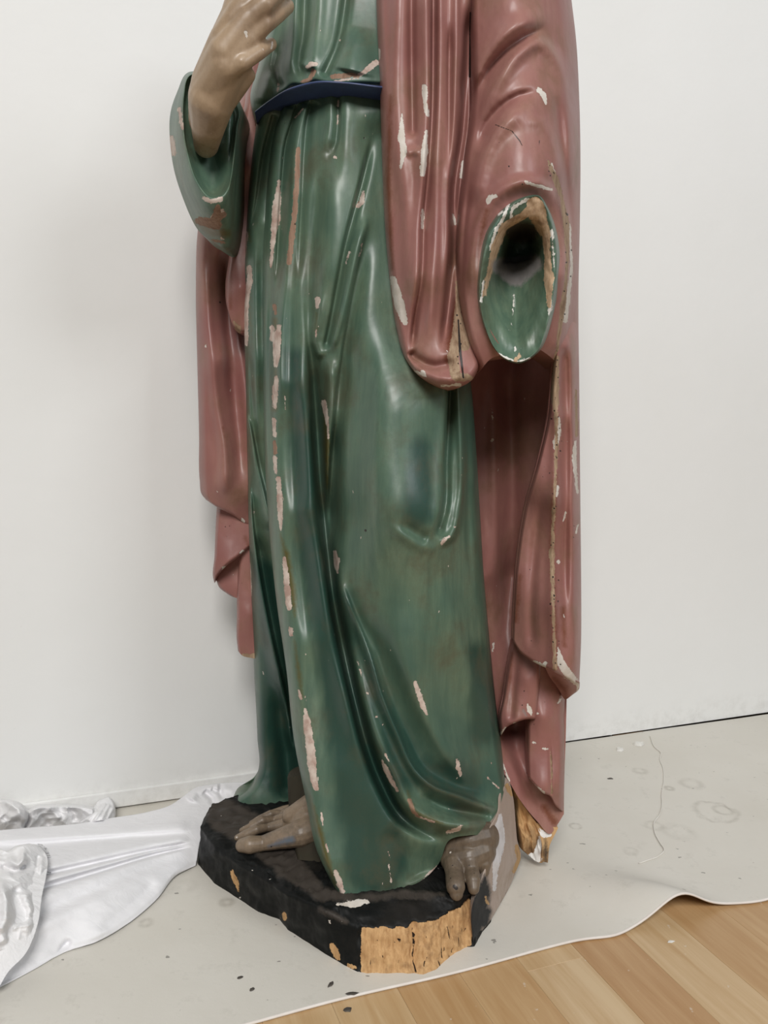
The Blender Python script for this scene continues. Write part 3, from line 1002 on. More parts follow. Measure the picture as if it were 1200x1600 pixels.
# front panel hanging from the shoulder, turned up at its lower end
shell(cloak,
      left=[(588, -60), (588, 0), (590, 60), (593, 130), (597, 250), (601, 347), (609, 440), (619, 513), (632, 560), (650, 585)],
      right=[(738, -60), (738, 0), (736, 130), (736, 180), (727, 260), (718, 340), (716, 420), (722, 480), (742, 535), (753, 568)],
      bottom=[(650, 585), (672, 599), (703, 608), (735, 596), (753, 568)],
      ctrl=[(588, 0, .915), (660, 0, .895), (738, 0, .91), (597, 250, .912), (660, 250, .885), (727, 250, .91), (607, 430, .905), (660, 430, .876), (716, 430, .90),
            (640, 560, .888), (690, 590, .866), (735, 580, .868), (753, 568, .876)],
      nu=170, nv=330, eL=(.03, 13), eR=(.03, 12), eB=(.022, 13), thick=.05, rough=0.4, seed=61,
      strokes=[([(643, -60), (643, 60), (644, 150), (645, 218)], -11, 7, 6, 0, 0.05),
               ([(622, -60), (621, 60), (620, 160), (624, 240), (634, 300), (640, 420), (640, 520)], 8, 13, 14, 0, 0.15),
               ([(632, 240), (645, 236), (658, 240)], 5, 7, 7, 0.3, 0.3),
               ([(665, -60), (666, 60), (667, 160), (662, 250), (656, 330), (652, 430), (641, 520)], 9, 10, 6, 0, 0.15),
               ([(677, -60), (677, 60), (675, 180), (668, 280), (661, 350), (658, 430), (648, 500), (643, 552)], -12, 4, 6, 0, 0.05),
               ([(688, -60), (688, 60), (686, 180), (683, 290), (680, 400), (674, 480), (668, 545)], 8, 8, 8, 0, 0.1),
               ([(703, 30), (702, 120), (702, 200), (699, 280)], -8, 5, 6, 0.2, 0.2),
               ([(714, -60), (713, 60), (709, 180), (700, 290), (699, 380), (694, 470)], 8, 8, 5, 0, 0.15),
               ([(732, 0), (728, 130), (724, 200), (711, 290), (709, 400), (702, 470), (692, 555)], -26, 7, 8, 0.1, 0.1),
               ([(638, 548), (655, 566), (690, 573), (712, 562)], -11, 5, 9, 0.1, 0.2),
               ([(640, 562), (668, 584), (704, 591), (735, 580)], 8, 8, 7, 0.2, 0.2)],
      marks={'gesso': [[(663, 135, 4), (665, 165, 4), (668, 180, 3)], [(666, 205, 2), (663, 240, 6), (660, 272, 4)], [(628, 178, 1.5), (627, 215, 6), (631, 235, 5), (626, 262, 2)],
                       [(592, 78, 3), (592, 92, 2)], [(614, 436, 5), (620, 460, 7), (627, 485, 8), (633, 505, 4)],
                       [(660, 328, 2), (660, 355, 2.5)], [(649, 580, 2), (665, 588, 3), (660, 582, 4)], [(690, 603, 2), (718, 601, 3)], [(739, 128, 3), (740, 150, 5)], [(724, 252, 3), (722, 275, 4)],
                       [(708, 335, 2), (711, 350, 2)]],
             'wood': [[(714, 440, 2), (716, 480, 5), (714, 520, 8), (708, 560, 9), (712, 588, 8), (735, 590, 5)], [(724, 470, 4), (728, 500, 8), (726, 540, 8)],
                      [(740, 130, 3), (742, 100, 1.6), (739, 0, 1.6)]],
             'stain': [[(662, 290, 2), (659, 400, 3), (645, 520, 3)], [(610, 150, 6), (606, 280, 8), (612, 420, 6)], [(712, 470, 6), (702, 560, 12)]],
             'hole': holes_along([(722, 470), (716, 520), (712, 590)], 12, 5, 2) + [[(735, 20, 1.4), (734, 120, 1.8)], [(737, 170, 1.8), (726, 260, 1.5)], [(716, 500, 1.2), (719, 550, 2.2), (724, 590, 1.6)]]})

CUFF = [(837, 305), (793, 317), (760, 357), (747, 413), (745, 467), (757, 520), (777, 553), (807, 567), (832, 557), (852, 533), (868, 470), (873, 413), (869, 363), (855, 322)]
cc = np.array([808.0, 435.0])
cut = [tuple(cc + (np.array(p) - cc) * 0.88) for p in CUFF]
worn = [(857, 252), (868, 280), (878, 312), (885, 350), (887, 400), (883, 450), (879, 480), (873, 530), (868, 570), (864, 620)]
# over the raised forearm
shell(cloak,
      left=[(733, -60), (733, 0), (735, 130), (733, 180), (722, 260), (714, 340), (712, 420), (718, 480), (732, 540), (748, 582)],
      right=[(886, -60), (893, 0), (900, 60), (905, 150), (907, 250), (906, 350), (904, 450), (904, 540), (904, 600)],
      bottom=[(748, 582), (768, 560), (800, 552), (840, 545), (858, 556), (878, 575), (904, 600)],
      ctrl=[(733, 0, .915), (810, 0, .880), (893, 0, .965), (735, 150, .912), (810, 150, .868), (870, 150, .905), (905, 150, .98), (722, 280, .90), (760, 280, .868), (810, 270, .848), (860, 270, .872), (906, 300, .975),
            (712, 430, .892), (738, 430, .868), (810, 430, .85), (880, 430, .895), (905, 430, .97), (750, 570, .872), (810, 550, .885), (868, 540, .925), (868, 575, .955), (904, 520, .99), (904, 590, 1.02)],
      nu=200, nv=330, eR=(.05, 22), eL=(.04, 14), thick=.08, rough=0.4, seed=71, hole=cut,
      strokes=[([(742, 150), (752, 100), (775, 66), (805, 42), (835, 30), (868, 34)], 12, 13, 15, 0.2, 0.3),
               ([(746, 150), (760, 112), (783, 85), (815, 60), (862, 38)], -8, 9, 6, 0.2, 0.3),
               ([(745, 205), (762, 160), (785, 118), (815, 80), (842, 66), (866, 88), (882, 130), (890, 200), (894, 300)], 11, 13, 9, 0.15, 0.3),
               ([(748, 240), (758, 200), (780, 170), (810, 150), (845, 142)], -8, 10, 7, 0.2, 0.2),
               ([(740, 330), (752, 260), (775, 210), (805, 180), (845, 168)], 11, 14, 12, 0.2, 0.3),
               ([(800, 200), (840, 190), (865, 230), (880, 300)], 4, 10, 10, 0.3, 0.3),
               ([(862, 130), (874, 180), (880, 240), (890, 330), (895, 450), (892, 560)], -9, 7, 7, 0.2, 0.1),
               ([(738, 470), (738, 410), (748, 350), (775, 304), (812, 284), (845, 288), (868, 312), (883, 365), (884, 430), (876, 510), (866, 590)], 11, 14, 9, 0.1, 0.1),
               ([(728, 540), (722, 470), (722, 400), (728, 330), (738, 280)], -6, 5, 6, 0.1, 0.2)],
      marks={'gesso': [[(762, 315, 4), (766, 309, 5), (775, 306, 3)], [(842, 140, 4), (849, 148, 4), (853, 162, 2)], [(820, 284, 2), (852, 294, 3), (862, 296, 2)], [(890, 350, 2), (893, 420, 2), (886, 480, 4), (882, 500, 5)],
                       [(862, 256, 2), (866, 272, 3)], [(872, 655, 4)]],
             'wood': [[(p[0], p[1], w) for p, w in zip(worn, (2, 5, 3, 5, 2.5, 3, 5, 2.5, 5, 5))]],
             'stain': [[(760, 330, 7), (745, 400, 5)], [(870, 300, 6), (893, 420, 5)]],
             'hole': holes_along(worn, 30, 5, 5) + [[(816, 288, 1.5)], [(795, 260, 1.5)], [(780, 223, 1)], [(774, 195, 1), (800, 205, 0.9), (812, 220, 0.9), (816, 228, 0.8)], [(843, 220, 0.8), (842, 230, 0.6)]]})

# lining of the cloak that hangs behind, in the hollow beside the robe
shell(cloak,
      left=[(715, 540), (722, 700), (730, 900), (745, 1060), (768, 1152), (778, 1192), (796, 1222)],
      right=[(868, 540), (884, 700), (888, 900), (886, 1060), (884, 1152), (882, 1210), (881, 1272)],
      bottom=[(796, 1222), (810, 1246), (840, 1284), (860, 1303), (870, 1290), (881, 1272)],
      ctrl=[(715, 560, 1.04), (750, 560, 1.05), (800, 560, 1.10), (845, 560, 1.04), (868, 560, 1.0), (730, 900, 1.04), (760, 900, 1.04), (800, 900, 1.095), (840, 900, 1.07), (888, 900, 1.03),
            (768, 1140, 1.01), (800, 1140, 1.06), (850, 1140, 1.02), (884, 1140, 1.03), (796, 1222, .985), (820, 1222, 1.0), (840, 1284, .995), (860, 1303, 1.0), (881, 1272, 1.015)],
      nu=110, nv=360, eL=(.0, 8), thick=.03, rough=0.8, seed=81,
      strokes=[([(770, 560), (772, 700), (778, 900), (790, 1000)], 5, 10, 8, 0.1, 0.3), ([(795, 580), (800, 700), (798, 850), (790, 950), (788, 1050)], -14, 14, 14, 0.1, 0.2),
               ([(800, 1150), (812, 1190), (830, 1235), (850, 1270)], -8, 8, 10, 0.2, 0.3)],
      marks={'gesso': [[(769, 640, 1), (770, 660, 1.2)], [(769, 688, 2.4)], [(771, 1005, 2), (770, 1018, 1.5)], [(764, 765, 0.9)], [(781, 1180, 1), (795, 1219, 2)]],
             'stain': [[(850, 1262, 8), (866, 1285, 9)]]})
# lower folds of the falling end
shell(cloak, left=[(812, 1000), (818, 1060), (822, 1120), (822, 1180), (824, 1212)], right=[(885, 1000), (884, 1060), (883, 1120), (882, 1200), (881, 1270)],
      bottom=[(824, 1212), (834, 1224), (850, 1240), (858, 1243), (868, 1259), (881, 1270)],
      ctrl=[(812, 1000, 1.01), (850, 1000, .995), (885, 1000, 1.02), (822, 1120, 1.0), (850, 1120, .982), (883, 1120, 1.015), (824, 1212, .985), (850, 1230, .970), (881, 1270, 1.0)],
      nu=60, nv=150, eL=(.03, 9), eR=(.03, 11), eB=(.008, 4), thick=.02, seed=91,
      strokes=[([(858, 1150), (860, 1200), (861, 1240)], -3, 3, 3, 0.3, 0.0)],
      marks={'gesso': [[(833, 1160, 1.5), (837, 1161, 2.2)], [(848, 1170, 1.2), (856, 1170, 1.2)], [(824, 1214, 1), (834, 1225, 1.6), (850, 1239, 1.8)], [(876, 1093, 2), (872, 1099, 1.5)], [(840, 1115, 1.5)]],
             'wood': [[(860, 1172, 1.5), (862, 1205, 1.5), (862, 1240, 2)]],
             'hole': [[(834, 1132, 1.2)], [(820, 1081, 1.3)], [(851, 1097, 0.8)]]})
shell(cloak, left=[(802, 985), (792, 1040), (785, 1090), (779, 1128), (782, 1151)], right=[(845, 985), (845, 1040), (842, 1080), (840, 1105), (838, 1124)],
      bottom=[(782, 1151), (792, 1136), (806, 1129), (822, 1124), (838, 1124)],
      ctrl=[(802, 985, 1.02), (845, 985, .99), (790, 1060, 1.005), (820, 1060, .980), (845, 1060, .978), (782, 1148, .99), (806, 1129, .972), (838, 1124, .98)],
      nu=50, nv=120, eL=(.025, 9), eB=(.008, 5), eR=(.012, 6), thick=.018, seed=95,
      strokes=[([(808, 1020), (802, 1080), (798, 1130)], -4, 6, 6, 0.3, 0.1)],
      marks={'gesso': [[(824, 1100, 1.5), (828, 1110, 4), (830, 1117, 2)], [(783, 1146, 2.5), (790, 1138, 2)], [(803, 1130, 1.8), (812, 1131, 1.6)], [(812, 1050, 0.8)]],
             'ash': [[(818, 1110, 3), (822, 1118, 3)]], 'hole': [[(819, 1080, 1.2)], [(816, 1102, 1.3)]],
             'stain': [[(800, 1020, 4), (795, 1100, 5)]]})
# big outer fold on the right
worn2 = [(868, 560), (866, 600), (868, 640), (870, 690), (867, 760), (864, 820), (863, 880), (864, 940), (866, 1000), (867, 1044)]
shell(cloak,
      left=[(872, 460), (868, 520), (862, 590), (856, 650), (840, 720), (821, 787), (808, 867), (801, 967), (800, 998)],
      right=[(903, 460), (904, 520), (905, 590), (906, 700), (907, 800), (908, 900), (908, 1000), (905, 1072)],
      bottom=[(800, 998), (813, 1019), (830, 1032), (860, 1047), (885, 1060), (905, 1072)],
      ctrl=[(872, 460, .94), (903, 460, 1.01), (866, 540, .937), (885, 540, .94), (904, 540, .985), (856, 650, .955), (880, 650, .95), (906, 650, .99), (822, 787, .985), (866, 780, .945), (907, 780, .985), (803, 950, .985), (840, 950, .950), (866, 950, .935), (908, 950, .975),
            (800, 998, .985), (840, 1035, .945), (868, 1045, .930), (905, 1072, .965)],
      nu=100, nv=330, eL=(.03, 8), eR=(.045, 15), eB=(.006, 5), thick=.022, rough=0.5, seed=101,
      strokes=[([(872, 520), (870, 600), (870, 690), (867, 780), (864, 880), (866, 980), (868, 1045)], 9, 10, 7, 0, 0),
               ([(882, 540), (884, 640), (884, 760), (882, 880), (884, 1000)], -7, 6, 6, 0.05, 0.2),
               ([(893, 540), (894, 700), (893, 850), (893, 1000)], 5, 6, 6, 0.05, 0.2),
               ([(848, 760), (836, 850), (830, 950), (832, 1020)], -6, 8, 8, 0.3, 0.1)],
      marks={'gesso': [[(871, 655, 5), (872, 672, 5), (869, 692, 5), (867, 700, 3)], [(872, 760, 2), (870, 775, 2)], [(899, 690, 2), (897, 720, 4), (900, 745, 3), (902, 770, 2)],
                       [(872, 878, 3)], [(834, 1033, 2), (848, 1042, 4), (853, 1036, 3)], [(872, 1012, 2), (876, 1035, 6), (886, 1050, 7), (900, 1066, 5)], [(884, 800, 2), (880, 815, 1)], [(903, 820, 2), (900, 832, 2)], [(886, 690, 1)]],
             'wood': [[(p[0], p[1], w) for p, w in zip(worn2, (5, 6, 4, 3, 2, 2.5, 4, 3, 2.5, 4))], [(868, 560, 6), (866, 610, 8), (868, 630, 6)], [(900, 610, 2), (901, 680, 3)], [(861, 860, 4), (862, 885, 3)]],
             'stain': [[(868, 740, 6), (862, 860, 7), (866, 960, 7), (868, 1040, 8)], [(880, 950, 6), (882, 1010, 5)], [(845, 660, 8), (842, 700, 6)], [(812, 900, 5), (806, 970, 6)]],
             'hole': holes_along(worn2, 55, 4, 9) + [[(848, 745, 1)], [(828, 890, 1)], [(830, 1001, 1.2)], [(897, 822, 1.2)], [(896, 840, 1.2)], [(850, 730, 1)]]})
# curled under hem of that fold
shell(cloak, left=[(852, 1043), (858, 1056), (868, 1070)], right=[(906, 1066), (905, 1076), (893, 1087)],
      bottom=[(868, 1070), (876, 1082), (883, 1093), (893, 1087)],
      ctrl=[(852, 1043, .965), (880, 1060, .960), (906, 1066, .968), (868, 1070, .995), (883, 1092, 1.0), (893, 1087, .99)], nu=30, nv=16, eR=(.01, 4), thick=.012, seed=103,
      marks={'gesso': [[(880, 1058, 1.5), (903, 1070, 2.5), (902, 1078, 2)]], 'stain': [[(866, 1060, 6), (882, 1075, 8), (884, 1090, 5)]]})

# left side: long fall behind the arm, in three overlapping ends
shell(cloak,
      left=[(398, 90), (376, 150), (345, 215), (322, 285), (309, 360), (306, 450), (308, 560), (311, 680), (312, 750), (315, 772), (322, 781)], right=[(430, 90), (425, 200), (412, 300), (400, 450), (400, 600), (400, 720), (400, 828)],
      bottom=[(322, 781), (340, 793), (367, 807), (380, 818), (400, 828)],
      ctrl=[(398, 90, 1.06), (430, 90, 1.07), (350, 220, 1.07), (410, 220, 1.08), (310, 360, 1.075), (345, 360, 1.06), (395, 360, 1.10), (308, 560, 1.075), (345, 560, 1.06), (395, 560, 1.105), (312, 760, 1.07), (345, 760, 1.055), (395, 800, 1.085)],
      nu=70, nv=260, eL=(.04, 14), eB=(.008, 5), thick=.03, seed=111,
      strokes=[([(320, 400), (324, 470), (330, 560), (340, 640), (350, 700), (352, 780)], 9, 10, 9, 0.15, 0.1),
               ([(352, 380), (356, 500), (364, 600), (374, 700), (378, 780)], -14, 10, 12, 0.1, 0.2),
               ([(378, 520), (385, 620), (390, 700)], 6, 8, 8, 0.3, 0.3)],
      marks={'gesso': [[(321, 538, 0.9), (321, 545, 0.9)], [(378, 810, 2.4), (383, 824, 2)]], 'stain': [[(348, 668, 4), (350, 682, 3)]],
             'hole': [[(344, 472, 2)], [(338, 413, 1)], [(336, 467, 0.9)], [(327, 425, 0.8)], [(333, 680, 0.9)]]})
shell(cloak, left=[(340, 770), (337, 820), (335, 870), (333, 903), (335, 911)], right=[(400, 770), (400, 800), (399, 820), (398, 840), (397, 850)],
      bottom=[(335, 911), (340, 900), (352, 886), (372, 871), (388, 857), (397, 850)],
      ctrl=[(340, 770, 1.095), (370, 770, 1.085), (400, 770, 1.10), (334, 900, 1.09), (352, 886, 1.075), (388, 857, 1.085)], nu=50, nv=80, eL=(.02, 8), eB=(.01, 6), thick=.02, seed=113,
      marks={'gesso': [[(348, 888, 2), (351, 886, 2.4)], [(376, 864, 2), (380, 860, 2.4)]], 'stain': [[(383, 840, 6), (388, 850, 5)], [(338, 905, 3), (360, 880, 3)]], 'hole': [[(352, 823, 1)], [(359, 822, 1)], [(354, 838, 0.9)]]})
shell(cloak, left=[(342, 880), (338, 905), (342, 917), (354, 927), (364, 933)], right=[(396, 860), (396, 890), (396, 910), (396, 930), (396, 940)],
      ctrl=[(342, 880, 1.11), (396, 860, 1.11), (342, 917, 1.105), (370, 920, 1.10), (396, 940, 1.11)], nu=30, nv=40, eL=(.01, 5), thick=.015, seed=115)
shell(cloak, left=[(376, 850), (371, 900), (370, 960), (370, 1000), (372, 1017)], right=[(410, 850), (410, 900), (410, 960), (410, 1000), (410, 1030)],
      bottom=[(372, 1017), (378, 1024), (392, 1028), (410, 1030)],
      ctrl=[(376, 850, 1.095), (410, 850, 1.10), (370, 960, 1.09), (390, 960, 1.085), (410, 960, 1.10), (372, 1017, 1.09), (410, 1030, 1.095)], nu=36, nv=100, eL=(.015, 6), thick=.02, seed=117,
      marks={'wood': [[(380, 1024, 3), (396, 1025, 4)]], 'hole': [[(384, 961, 1)], [(378, 911, 0.8)], [(374, 923, 0.8)]]})
# strip of cloak between the bent arm and the robe
shell(cloak, left=[(392, 90), (383, 157), (374, 217), (367, 300), (358, 400), (352, 450), (354, 478), (361, 500)], right=[(415, 90), (415, 200), (410, 300), (405, 400), (402, 450), (402, 520)],
      bottom=[(361, 500), (366, 515), (376, 522), (402, 520)],
      ctrl=[(392, 90, 1.03), (415, 90, 1.03), (370, 260, 1.04), (392, 260, 1.03), (412, 260, 1.05), (352, 450, 1.04), (375, 450, 1.025), (402, 450, 1.05), (361, 500, 1.04), (402, 520, 1.05)],
      nu=44, nv=160, eL=(.025, 10), eB=(.02, 10), thick=.02, seed=121,
      marks={'gesso': [[(377, 200, 1), (376, 230, 1.2)]], 'wood': [[(366, 503, 2), (372, 512, 5), (374, 522, 2)]], 'stain': [[(362, 420, 3), (360, 480, 4)]]})
cloak_obj = cloak.build('cloak', M_PINK, statue, ORG)
tag(cloak_obj, 'faded rose painted cloak with worm holes and bare edges')

# ---- sleeve of the bent arm -------------------------------------------------
def zipD(pts, D):
    D = [D] * len(pts) if isinstance(D, (int, float)) else D
    return [(p[0], p[1], d) for p, d in zip(pts, D)]


s_out = [(297, 112), (277, 143), (265, 187), (269, 250), (283, 302), (307, 356), (333, 377), (356, 385), (365, 340), (371, 267), (375, 205), (378, 168), (350, 125)]
s_rim = [(299, 117), (287, 150), (286, 200), (292, 240), (305, 281), (325, 309), (345, 310), (357, 297), (362, 275), (366, 240), (370, 200), (372, 170), (345, 130)]
s_in = [(306, 128), (297, 160), (298, 205), (305, 240), (315, 270), (328, 292), (338, 294), (346, 284), (351, 262), (353, 235), (355, 205), (355, 180), (336, 142)]
mid = [((a[0] * .45 + b[0] * .55), (a[1] * .45 + b[1] * .55)) for a, b in zip(s_out, s_rim)]
lip = [((a[0] * .3 + b[0] * .7), (a[1] * .3 + b[1] * .7)) for a, b in zip(s_in, s_rim)]
ctr = [(326 + (p[0] - 326) * .25, 215 + (p[1] - 215) * .25) for p in s_in]
c0 = [(326 + (p[0] - 326) * .002, 215 + (p[1] - 215) * .002) for p in s_in]
mb = MB()
ringsurf(mb, [zipD(s_out, [.97, .985, .995, .995, .99, .985, .98, .985, .985, .99, .99, .99, .985]),
              zipD(mid, [.945, .95, .95, .945, .935, .925, .925, .935, .95, .955, .96, .965, .965]),
              zipD(s_rim, [.935, .935, .930, .922, .912, .905, .905, .91, .925, .935, .945, .95, .95]),
              zipD(lip, [.945, .945, .940, .932, .925, .918, .918, .925, .94, .95, .955, .96, .96]),
              zipD(s_in, .950), zipD(ctr, .966), zipD(c0, .968)], n=200, sub=9, back=.06, seed=131,
         marks={'gesso': [[(318, 310, 3), (330, 315, 4), (345, 311, 4)], [(268, 215, 4), (272, 240, 4)], [(280, 170, 3), (285, 200, 3)], [(338, 332, 5), (330, 345, 4), (348, 330, 4)], [(345, 372, 2), (352, 376, 1.5)], [(316, 350, 1.5), (326, 356, 1.2)]],
                'wood': [[(340, 322, 4), (338, 340, 8), (350, 335, 5)], [(310, 345, 6), (325, 348, 8), (340, 352, 8)], [(330, 375, 2), (350, 379, 3)]],
                'stain': [[(300, 345, 5), (330, 362, 10), (355, 365, 10)]]})
sl = mb.build('sleeve', M_GREEN, statue, ORG)
tag(sl, 'green turned-back sleeve of the bent arm')

# ---- open cuff of the arm that lost its hand ---------------------------------
cO = [(837, 303), (795, 316), (761, 357), (747, 413), (745, 467), (757, 520), (777, 553), (807, 568), (832, 558), (852, 533), (869, 470), (875, 413), (870, 363), (855, 322)]
cM = [(837, 306), (797, 320), (765, 361), (751, 414), (748, 468), (760, 518), (779, 550), (807, 563), (830, 554), (849, 531), (864, 470), (870, 414), (866, 364), (854, 324)]
cA = [(836, 310), (800, 326), (772, 366), (757, 415), (753, 468), (764, 514), (781, 544), (807, 556), (828, 548), (844, 526), (858, 468), (862, 414), (860, 366), (851, 328)]
cB = [(822, 343), (800, 349), (784, 364), (775, 392), (769, 428), (776, 448), (788, 455), (803, 455), (818, 449), (834, 432), (845, 415), (849, 390), (848, 366), (840, 348)]
cC = [(820, 352), (803, 358), (791, 372), (784, 395), (781, 410), (787, 415), (796, 416), (806, 416), (817, 413), (829, 408), (838, 400), (842, 388), (840, 372), (833, 357)]
cD = [(812 + (p[0] - 812) * .6, 396 + (p[1] - 396) * .6) for p in cC]
cE = [(812 + (p[0] - 812) * .002, 396 + (p[1] - 396) * .002) for p in cC]
mb = MB()
ringsurf(mb, [zipD(cO, [.868, .866, .868, .872, .878, .885, .888, .886, .886, .888, .89, .89, .885, .875]),
              zipD(cM, [.846, .842, .842, .845, .850, .858, .862, .860, .860, .862, .864, .864, .860, .852]),
              zipD(cA, [.845, .840, .840, .842, .848, .858, .864, .864, .862, .862, .862, .862, .858, .850]),
              zipD(cB, [.858, .856, .856, .862, .885, .905, .915, .918, .912, .900, .885, .875, .868, .862]),
              zipD(cC, [.90, .90, .90, .90, .915, .930, .938, .940, .935, .925, .912, .905, .90, .90]),
              zipD(cD, .965), zipD(cE, .975)], n=240, sub=12, back=None, rough=1.2, seed=141,
         strokes=[([(770, 475), (785, 515), (803, 548)], 6, 9, 9, 0.3, 0.2), ([(848, 455), (835, 505), (812, 548)], 6, 9, 9, 0.3, 0.2), ([(805, 462), (806, 505), (806, 540)], -6, 8, 8, 0.2, 0.2)],
         marks={'wood': [[(838, 316, 7), (815, 338, 6), (788, 354, 6), (774, 386, 7), (764, 428, 4), (756, 462, 2.5)], [(836, 322, 14), (842, 342, 13), (853, 368, 7), (856, 400, 5), (857, 430, 8), (858, 478, 4)], [(812, 555, 3), (806, 562, 4)]],
                'gesso': [[(826, 311, 2), (812, 318, 2), (800, 326, 3), (799, 340, 3)], [(794, 320, 3), (788, 338, 3), (776, 356, 3), (765, 390, 2)], [(850, 335, 1), (861, 372, 1.5)], [(785, 330, 2), (780, 335, 2)], [(755, 440, 2), (752, 470, 2.4)], [(862, 360, 1.4), (866, 420, 1.4)], [(858, 450, 3), (860, 480, 4), (857, 492, 2)], [(803, 460, 0.8), (801, 500, 0.9), (795, 520, 0.8)], [(815, 491, 2)], [(778, 553, 2), (806, 565, 1.6), (828, 560, 1.5)], [(804, 540, 1.6), (806, 548, 1.4)]],
                'ash': [[(782, 416, 16), (805, 424, 26), (832, 412, 18)]], 'stain': [[(806, 362, 20), (824, 364, 20)]],
                'hole': [[(863, 424, 1.2)], [(860, 455, 1.2)], [(856, 480, 1)]]})
# inner pocket fold of the lining
cuff = mb.build('cuff', M_CUFF, statue, ORG)
tag(cuff, 'green oval cuff with a broken wooden rim around a dark socket')


# ---- organic parts from tapered capsules ------------------------------------
def capsule_mesh(bm, p0, p1, r0, r1, seg=14):
    p0, p1 = Vector(p0), Vector(p1)
    d = p1 - p0
    L = d.length
    if L < 1e-6:
        return
    q = d.to_track_quat('Z', 'Y').to_matrix()
    prof = []
    for k in range(6):
        a = math.pi / 2 * k / 5
        prof.append((-r0 * math.cos(a), r0 * math.sin(a)))
    for k in range(6):
        a = math.pi / 2 * k / 5
        prof.append((L + r1 * math.sin(a), r1 * math.cos(a)))
    rows = []
    for z, r in prof:
        if r < 1e-6:
            rows.append([bm.verts.new(p0 + q @ Vector((0, 0, z)))])
        else:
            rows.append([bm.verts.new(p0 + q @ Vector((r * math.cos(t), r * math.sin(t), z))) for t in [2 * math.pi * i / seg for i in range(seg)]])
    for a, b in zip(rows, rows[1:]):
        for i in range(seg):
            j = (i + 1) % seg
            if len(a) == 1:
                bm.faces.new((a[0], b[j], b[i]))
            elif len(b) == 1:
                bm.faces.new((a[i], a[j], b[0]))
            else:
                bm.faces.new((a[i], a[j], b[j], b[i]))


def organic(name, chains, mat, parent, origin, voxel=0.0022, smooth=5, marks=None):
    """chains: lists of (x,y,z,r) joints; merged into one skin"""
    bm = bmesh.new()
    o3 = Vector(origin)
    for ch in chains:
        for a, b in zip(ch, ch[1:]):
            capsule_mesh(bm, Vector(a[:3]) - o3, Vector(b[:3]) - o3, a[3], b[3])
    me = bpy.data.meshes.new(name + '_raw')
    bm.to_mesh(me)
    bm.free()
    tmp = bpy.data.objects.new('tmp', me)
    COL.objects.link(tmp)
    rm = tmp.modifiers.new('r', 'REMESH')
    rm.mode = 'VOXEL'
    rm.voxel_size = voxel
    sm = tmp.modifiers.new('s', 'SMOOTH')
    sm.factor = 0.5
    sm.iterations = smooth
    dg = bpy.context.evaluated_depsgraph_get()
    me2 = bpy.data.meshes.new_from_object(tmp.evaluated_get(dg))
    bpy.data.objects.remove(tmp, do_unlink=True)
    me2.name = name
    me2.materials.clear()
    me2.materials.append(mat)
    nv = len(me2.vertices)
    co = np.empty(nv * 3)
    me2.vertices.foreach_get('co', co)
    co = co.reshape(-1, 3) + np.array(origin)
    r = (co - [0, 0, CAMZ]) @ ROT
    px = 600 - r[:, 0] / r[:, 2] * FPX
    py = 800 + r[:, 1] / r[:, 2] * FPX
    for k in ATTRS:
        a = me2.attributes.new(k, 'FLOAT', 'POINT')
        a.data.foreach_set('value', mask_field(px, py, (marks or {}).get(k, ())).astype(np.float32))
    me2.polygons.foreach_set('use_smooth', np.ones(len(me2.polygons), bool))
    ob = bpy.data.objects.new(name, me2)
    COL.objects.link(ob)
    ob.parent = parent
    return ob


def J(px, py, D, rpx):
    p = at(px, py, D)
    return (float(p[0]), float(p[1]), float(p[2]), rpx * D / FPX)


hand_chains = [
    # forearm and wrist
    [J(322, 226, .945, 19), J(325, 195, .922, 26), J(330, 160, .905, 34)],
    [J(318, 190, .935, 22), J(316, 150, .912, 21), J(322, 122, .90, 20)],
    # back of the hand: four metacarpals
    [J(330, 165, .905, 30), J(352, 125, .888, 24), J(378, 100, .886, 16)],
    [J(328, 150, .903, 30), J(352, 105, .878, 26), J(388, 62, .872, 17)],
    [J(325, 138, .903, 26), J(352, 85, .875, 26), J(388, 32, .868, 18)],
    [J(322, 128, .905, 22), J(352, 65, .880, 24), J(384, 4, .872, 18)],
    [J(350, 60, .885, 20), J(380, -10, .88, 18), J(392, -40, .885, 16)],
    # little finger, apart from the others
    [J(352, 116, .874, 12), J(378, 99, .868, 12), J(404, 82, .876, 11), J(424, 69, .894, 9)],
    # ring, middle, index
    [J(388, 60, .872, 16), J(414, 38, .872, 13), J(434, 22, .888, 12), J(450, 10, .91, 10)],
    [J(388, 32, .868, 17), J(414, 8, .864, 13.5), J(436, -14, .882, 12), J(452, -28, .91, 10)],
    [J(384, 4, .872, 18), J(410, -26, .87, 14), J(430, -48, .89, 12), J(442, -62, .91, 9)],
    [J(352, 65, .885, 18), J(366, 10, .885, 16), J(392, -40, .88, 13), J(415, -70, .89, 11)],
    # heel of the hand towards the body
    [J(345, 165, .908, 18), J(372, 135, .90, 14), J(388, 118, .897, 11)],
]
hand = organic('hand', hand_chains, M_FLESH, statue, ORG, voxel=0.002, smooth=4,
               marks={'gesso': [[(384, 50, 2), (386, 58, 1.5)], [(426, 66, 2), (424, 76, 1.5)]], 'hole': [[(388, 68, 1.4)], [(417, 76, 1.4)], [(381, 95, 1.2)], [(331, 170, 1.2)]],
                      'stain': [[(338, 235, 3), (312, 225, 2)]]})
tag(hand, 'flesh coloured carved hand held to the chest')


# feet
def G(px, py, z, r):
    p = onz(px, py, z)
    return (float(p[0]), float(p[1]), float(p[2]), r)


